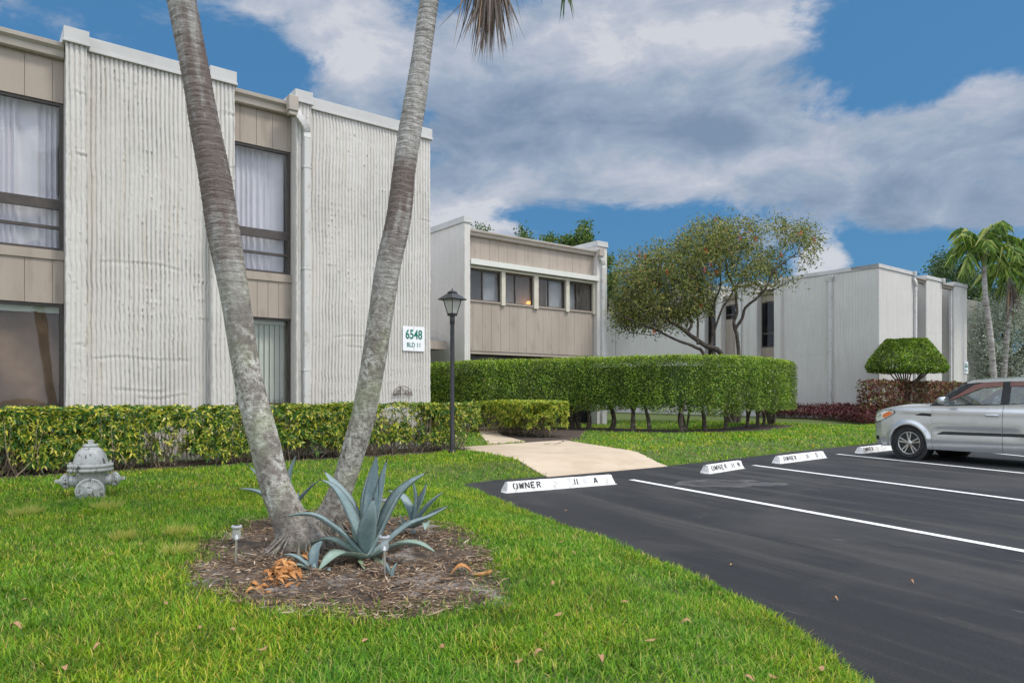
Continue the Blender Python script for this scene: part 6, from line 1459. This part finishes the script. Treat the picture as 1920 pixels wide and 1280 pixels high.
def patch(xa, xb, lo, hi, name, mat, par, off=.006, nx=14):
    """curved patch on the flank between two height curves"""
    xs = np.linspace(xa, xb, nx); q = np.linspace(0, 1, 7); res = {}
    for s in (1, -1):
        m = MB('local')
        X = np.repeat(xs[:, None], 7, 1); L0 = np.array([lo(x) for x in xs]); H0 = np.array([hi(x) for x in xs]); Z_ = L0[:, None]*(1-q)+H0[:, None]*q
        m.grid(X, (side_y(X, Z_)+off)*s, Z_, True, s > 0)
        # close the rim against the body
        m.grid(X[:, [0, 0]], np.stack([side_y(X[:, 0], Z_[:, 0])+off, side_y(X[:, 0], Z_[:, 0])-.01], 1)*s, Z_[:, [0, 0]], True, s < 0)
        m.grid(X[:, [-1, -1]], np.stack([side_y(X[:, -1], Z_[:, -1])+off, side_y(X[:, -1], Z_[:, -1])-.01], 1)*s, Z_[:, [-1, -1]], True, s > 0)
        res[s] = m.build(name, mat, par[s] if isinstance(par, dict) else par)
    return res
hlo = lambda x: np.interp(x, [.30, .42, .6, .78, .85], [.925, .85, .765, .725, .735]); hhi = lambda x: np.interp(x, [.30, .38, .52, .7, .85], [.955, .985, .975, .91, .79])
patch(.285, .865, lambda x: hlo(x)-.014, lambda x: hhi(x)+.012, 'lamp_surround', blackp, car, .003, 30)
head = patch(.30, .85, hlo, hhi, 'headlight', hl_m, car, .006, 30)
patch(.35, .56, lambda x: hlo(x)+.012+(.02 if x > .5 else 0), lambda x: hlo(x)+.055+np.interp(x, [.35, .45, .56], [-.005, .055, .05]), 'turn_signal', amber, head, .0105)
patch(.66, .76, lambda x: .36, lambda x: .44, 'fog_lamp', blackp, car, .004)
# wheels
rimm = surf('alloy_rim', (.55, .55, .54), (.62, .62, .61), 5, .3, metal=.75, c3=(.42, .34, .26), s3=9)
def wheel(x, side):
    y = side*.865
    m = MB('local'); R0, W = .325, .105
    m.lathe([(.224, -side*(W*2-.01)), (.24, -side*(W*2)), (.30, -side*(W*2-.01)), (R0, -side*(W*2-.035)), (R0+.002, -side*W), (R0, -side*.03), (.312, -side*.008), (.285, side*.004), (.262, side*.002), (.238, -side*.012), (.225, -side*.014), (.222, -side*.1)], (x, y, R0), 'y', 56, caps=False)
    ty = m.build('wheel', rubber, car)
    m = MB('local'); m.lathe([(.226, -side*.012), (.230, -side*.008), (.222, -side*.004), (.213, -side*.016), (.205, -side*.10), (.06, -side*.11)], (x, y, R0), 'y', 56, caps=False); rm_ = m.build('rim', rimm, ty)
    m = MB('local'); m.lathe([(.05, -side*.05), (.062, -side*.03), (.055, -side*.018), (.03, -side*.012), (.002, -side*.010)], (x, y, R0), 'y', 30)
    for q in range(5):
        a = q*2*PI/5+.3
        for da in (-.20, .20):
            c_, s_ = math.cos(a+da), math.sin(a+da); c2, s2 = math.cos(a+da*1.9), math.sin(a+da*1.9)
            m.bar((x+c_*.04, y-side*.034, R0+s_*.04), (x+math.cos(a+da*.9)*.217, y-side*.020, R0+math.sin(a+da*.9)*.217), .024, .03, up=(0, 1, 0))
    m.build('spokes', rimm, ty)
    m = MB('local'); m.lathe([(.01, -side*.09), (.15, -side*.09), (.15, -side*.075), (.01, -side*.075)], (x, y, R0), 'y', 30); m.build('brake_disc', surf('brake_disc', (.12, .10, .09), rough=.5, metal=.6), ty)
for x in (0., -WB):
    for s in (1, -1): wheel(x, s)
# tail lamps
rl_m = surf('red_lens', (.5, .02, .02), rough=.15)
for s in (1, -1): m = MB('local'); m.box(XR-.02, XR+.10, s*.70-.06, s*.70+.06, .82, 1.16); m.build('tail_light', rl_m, car)
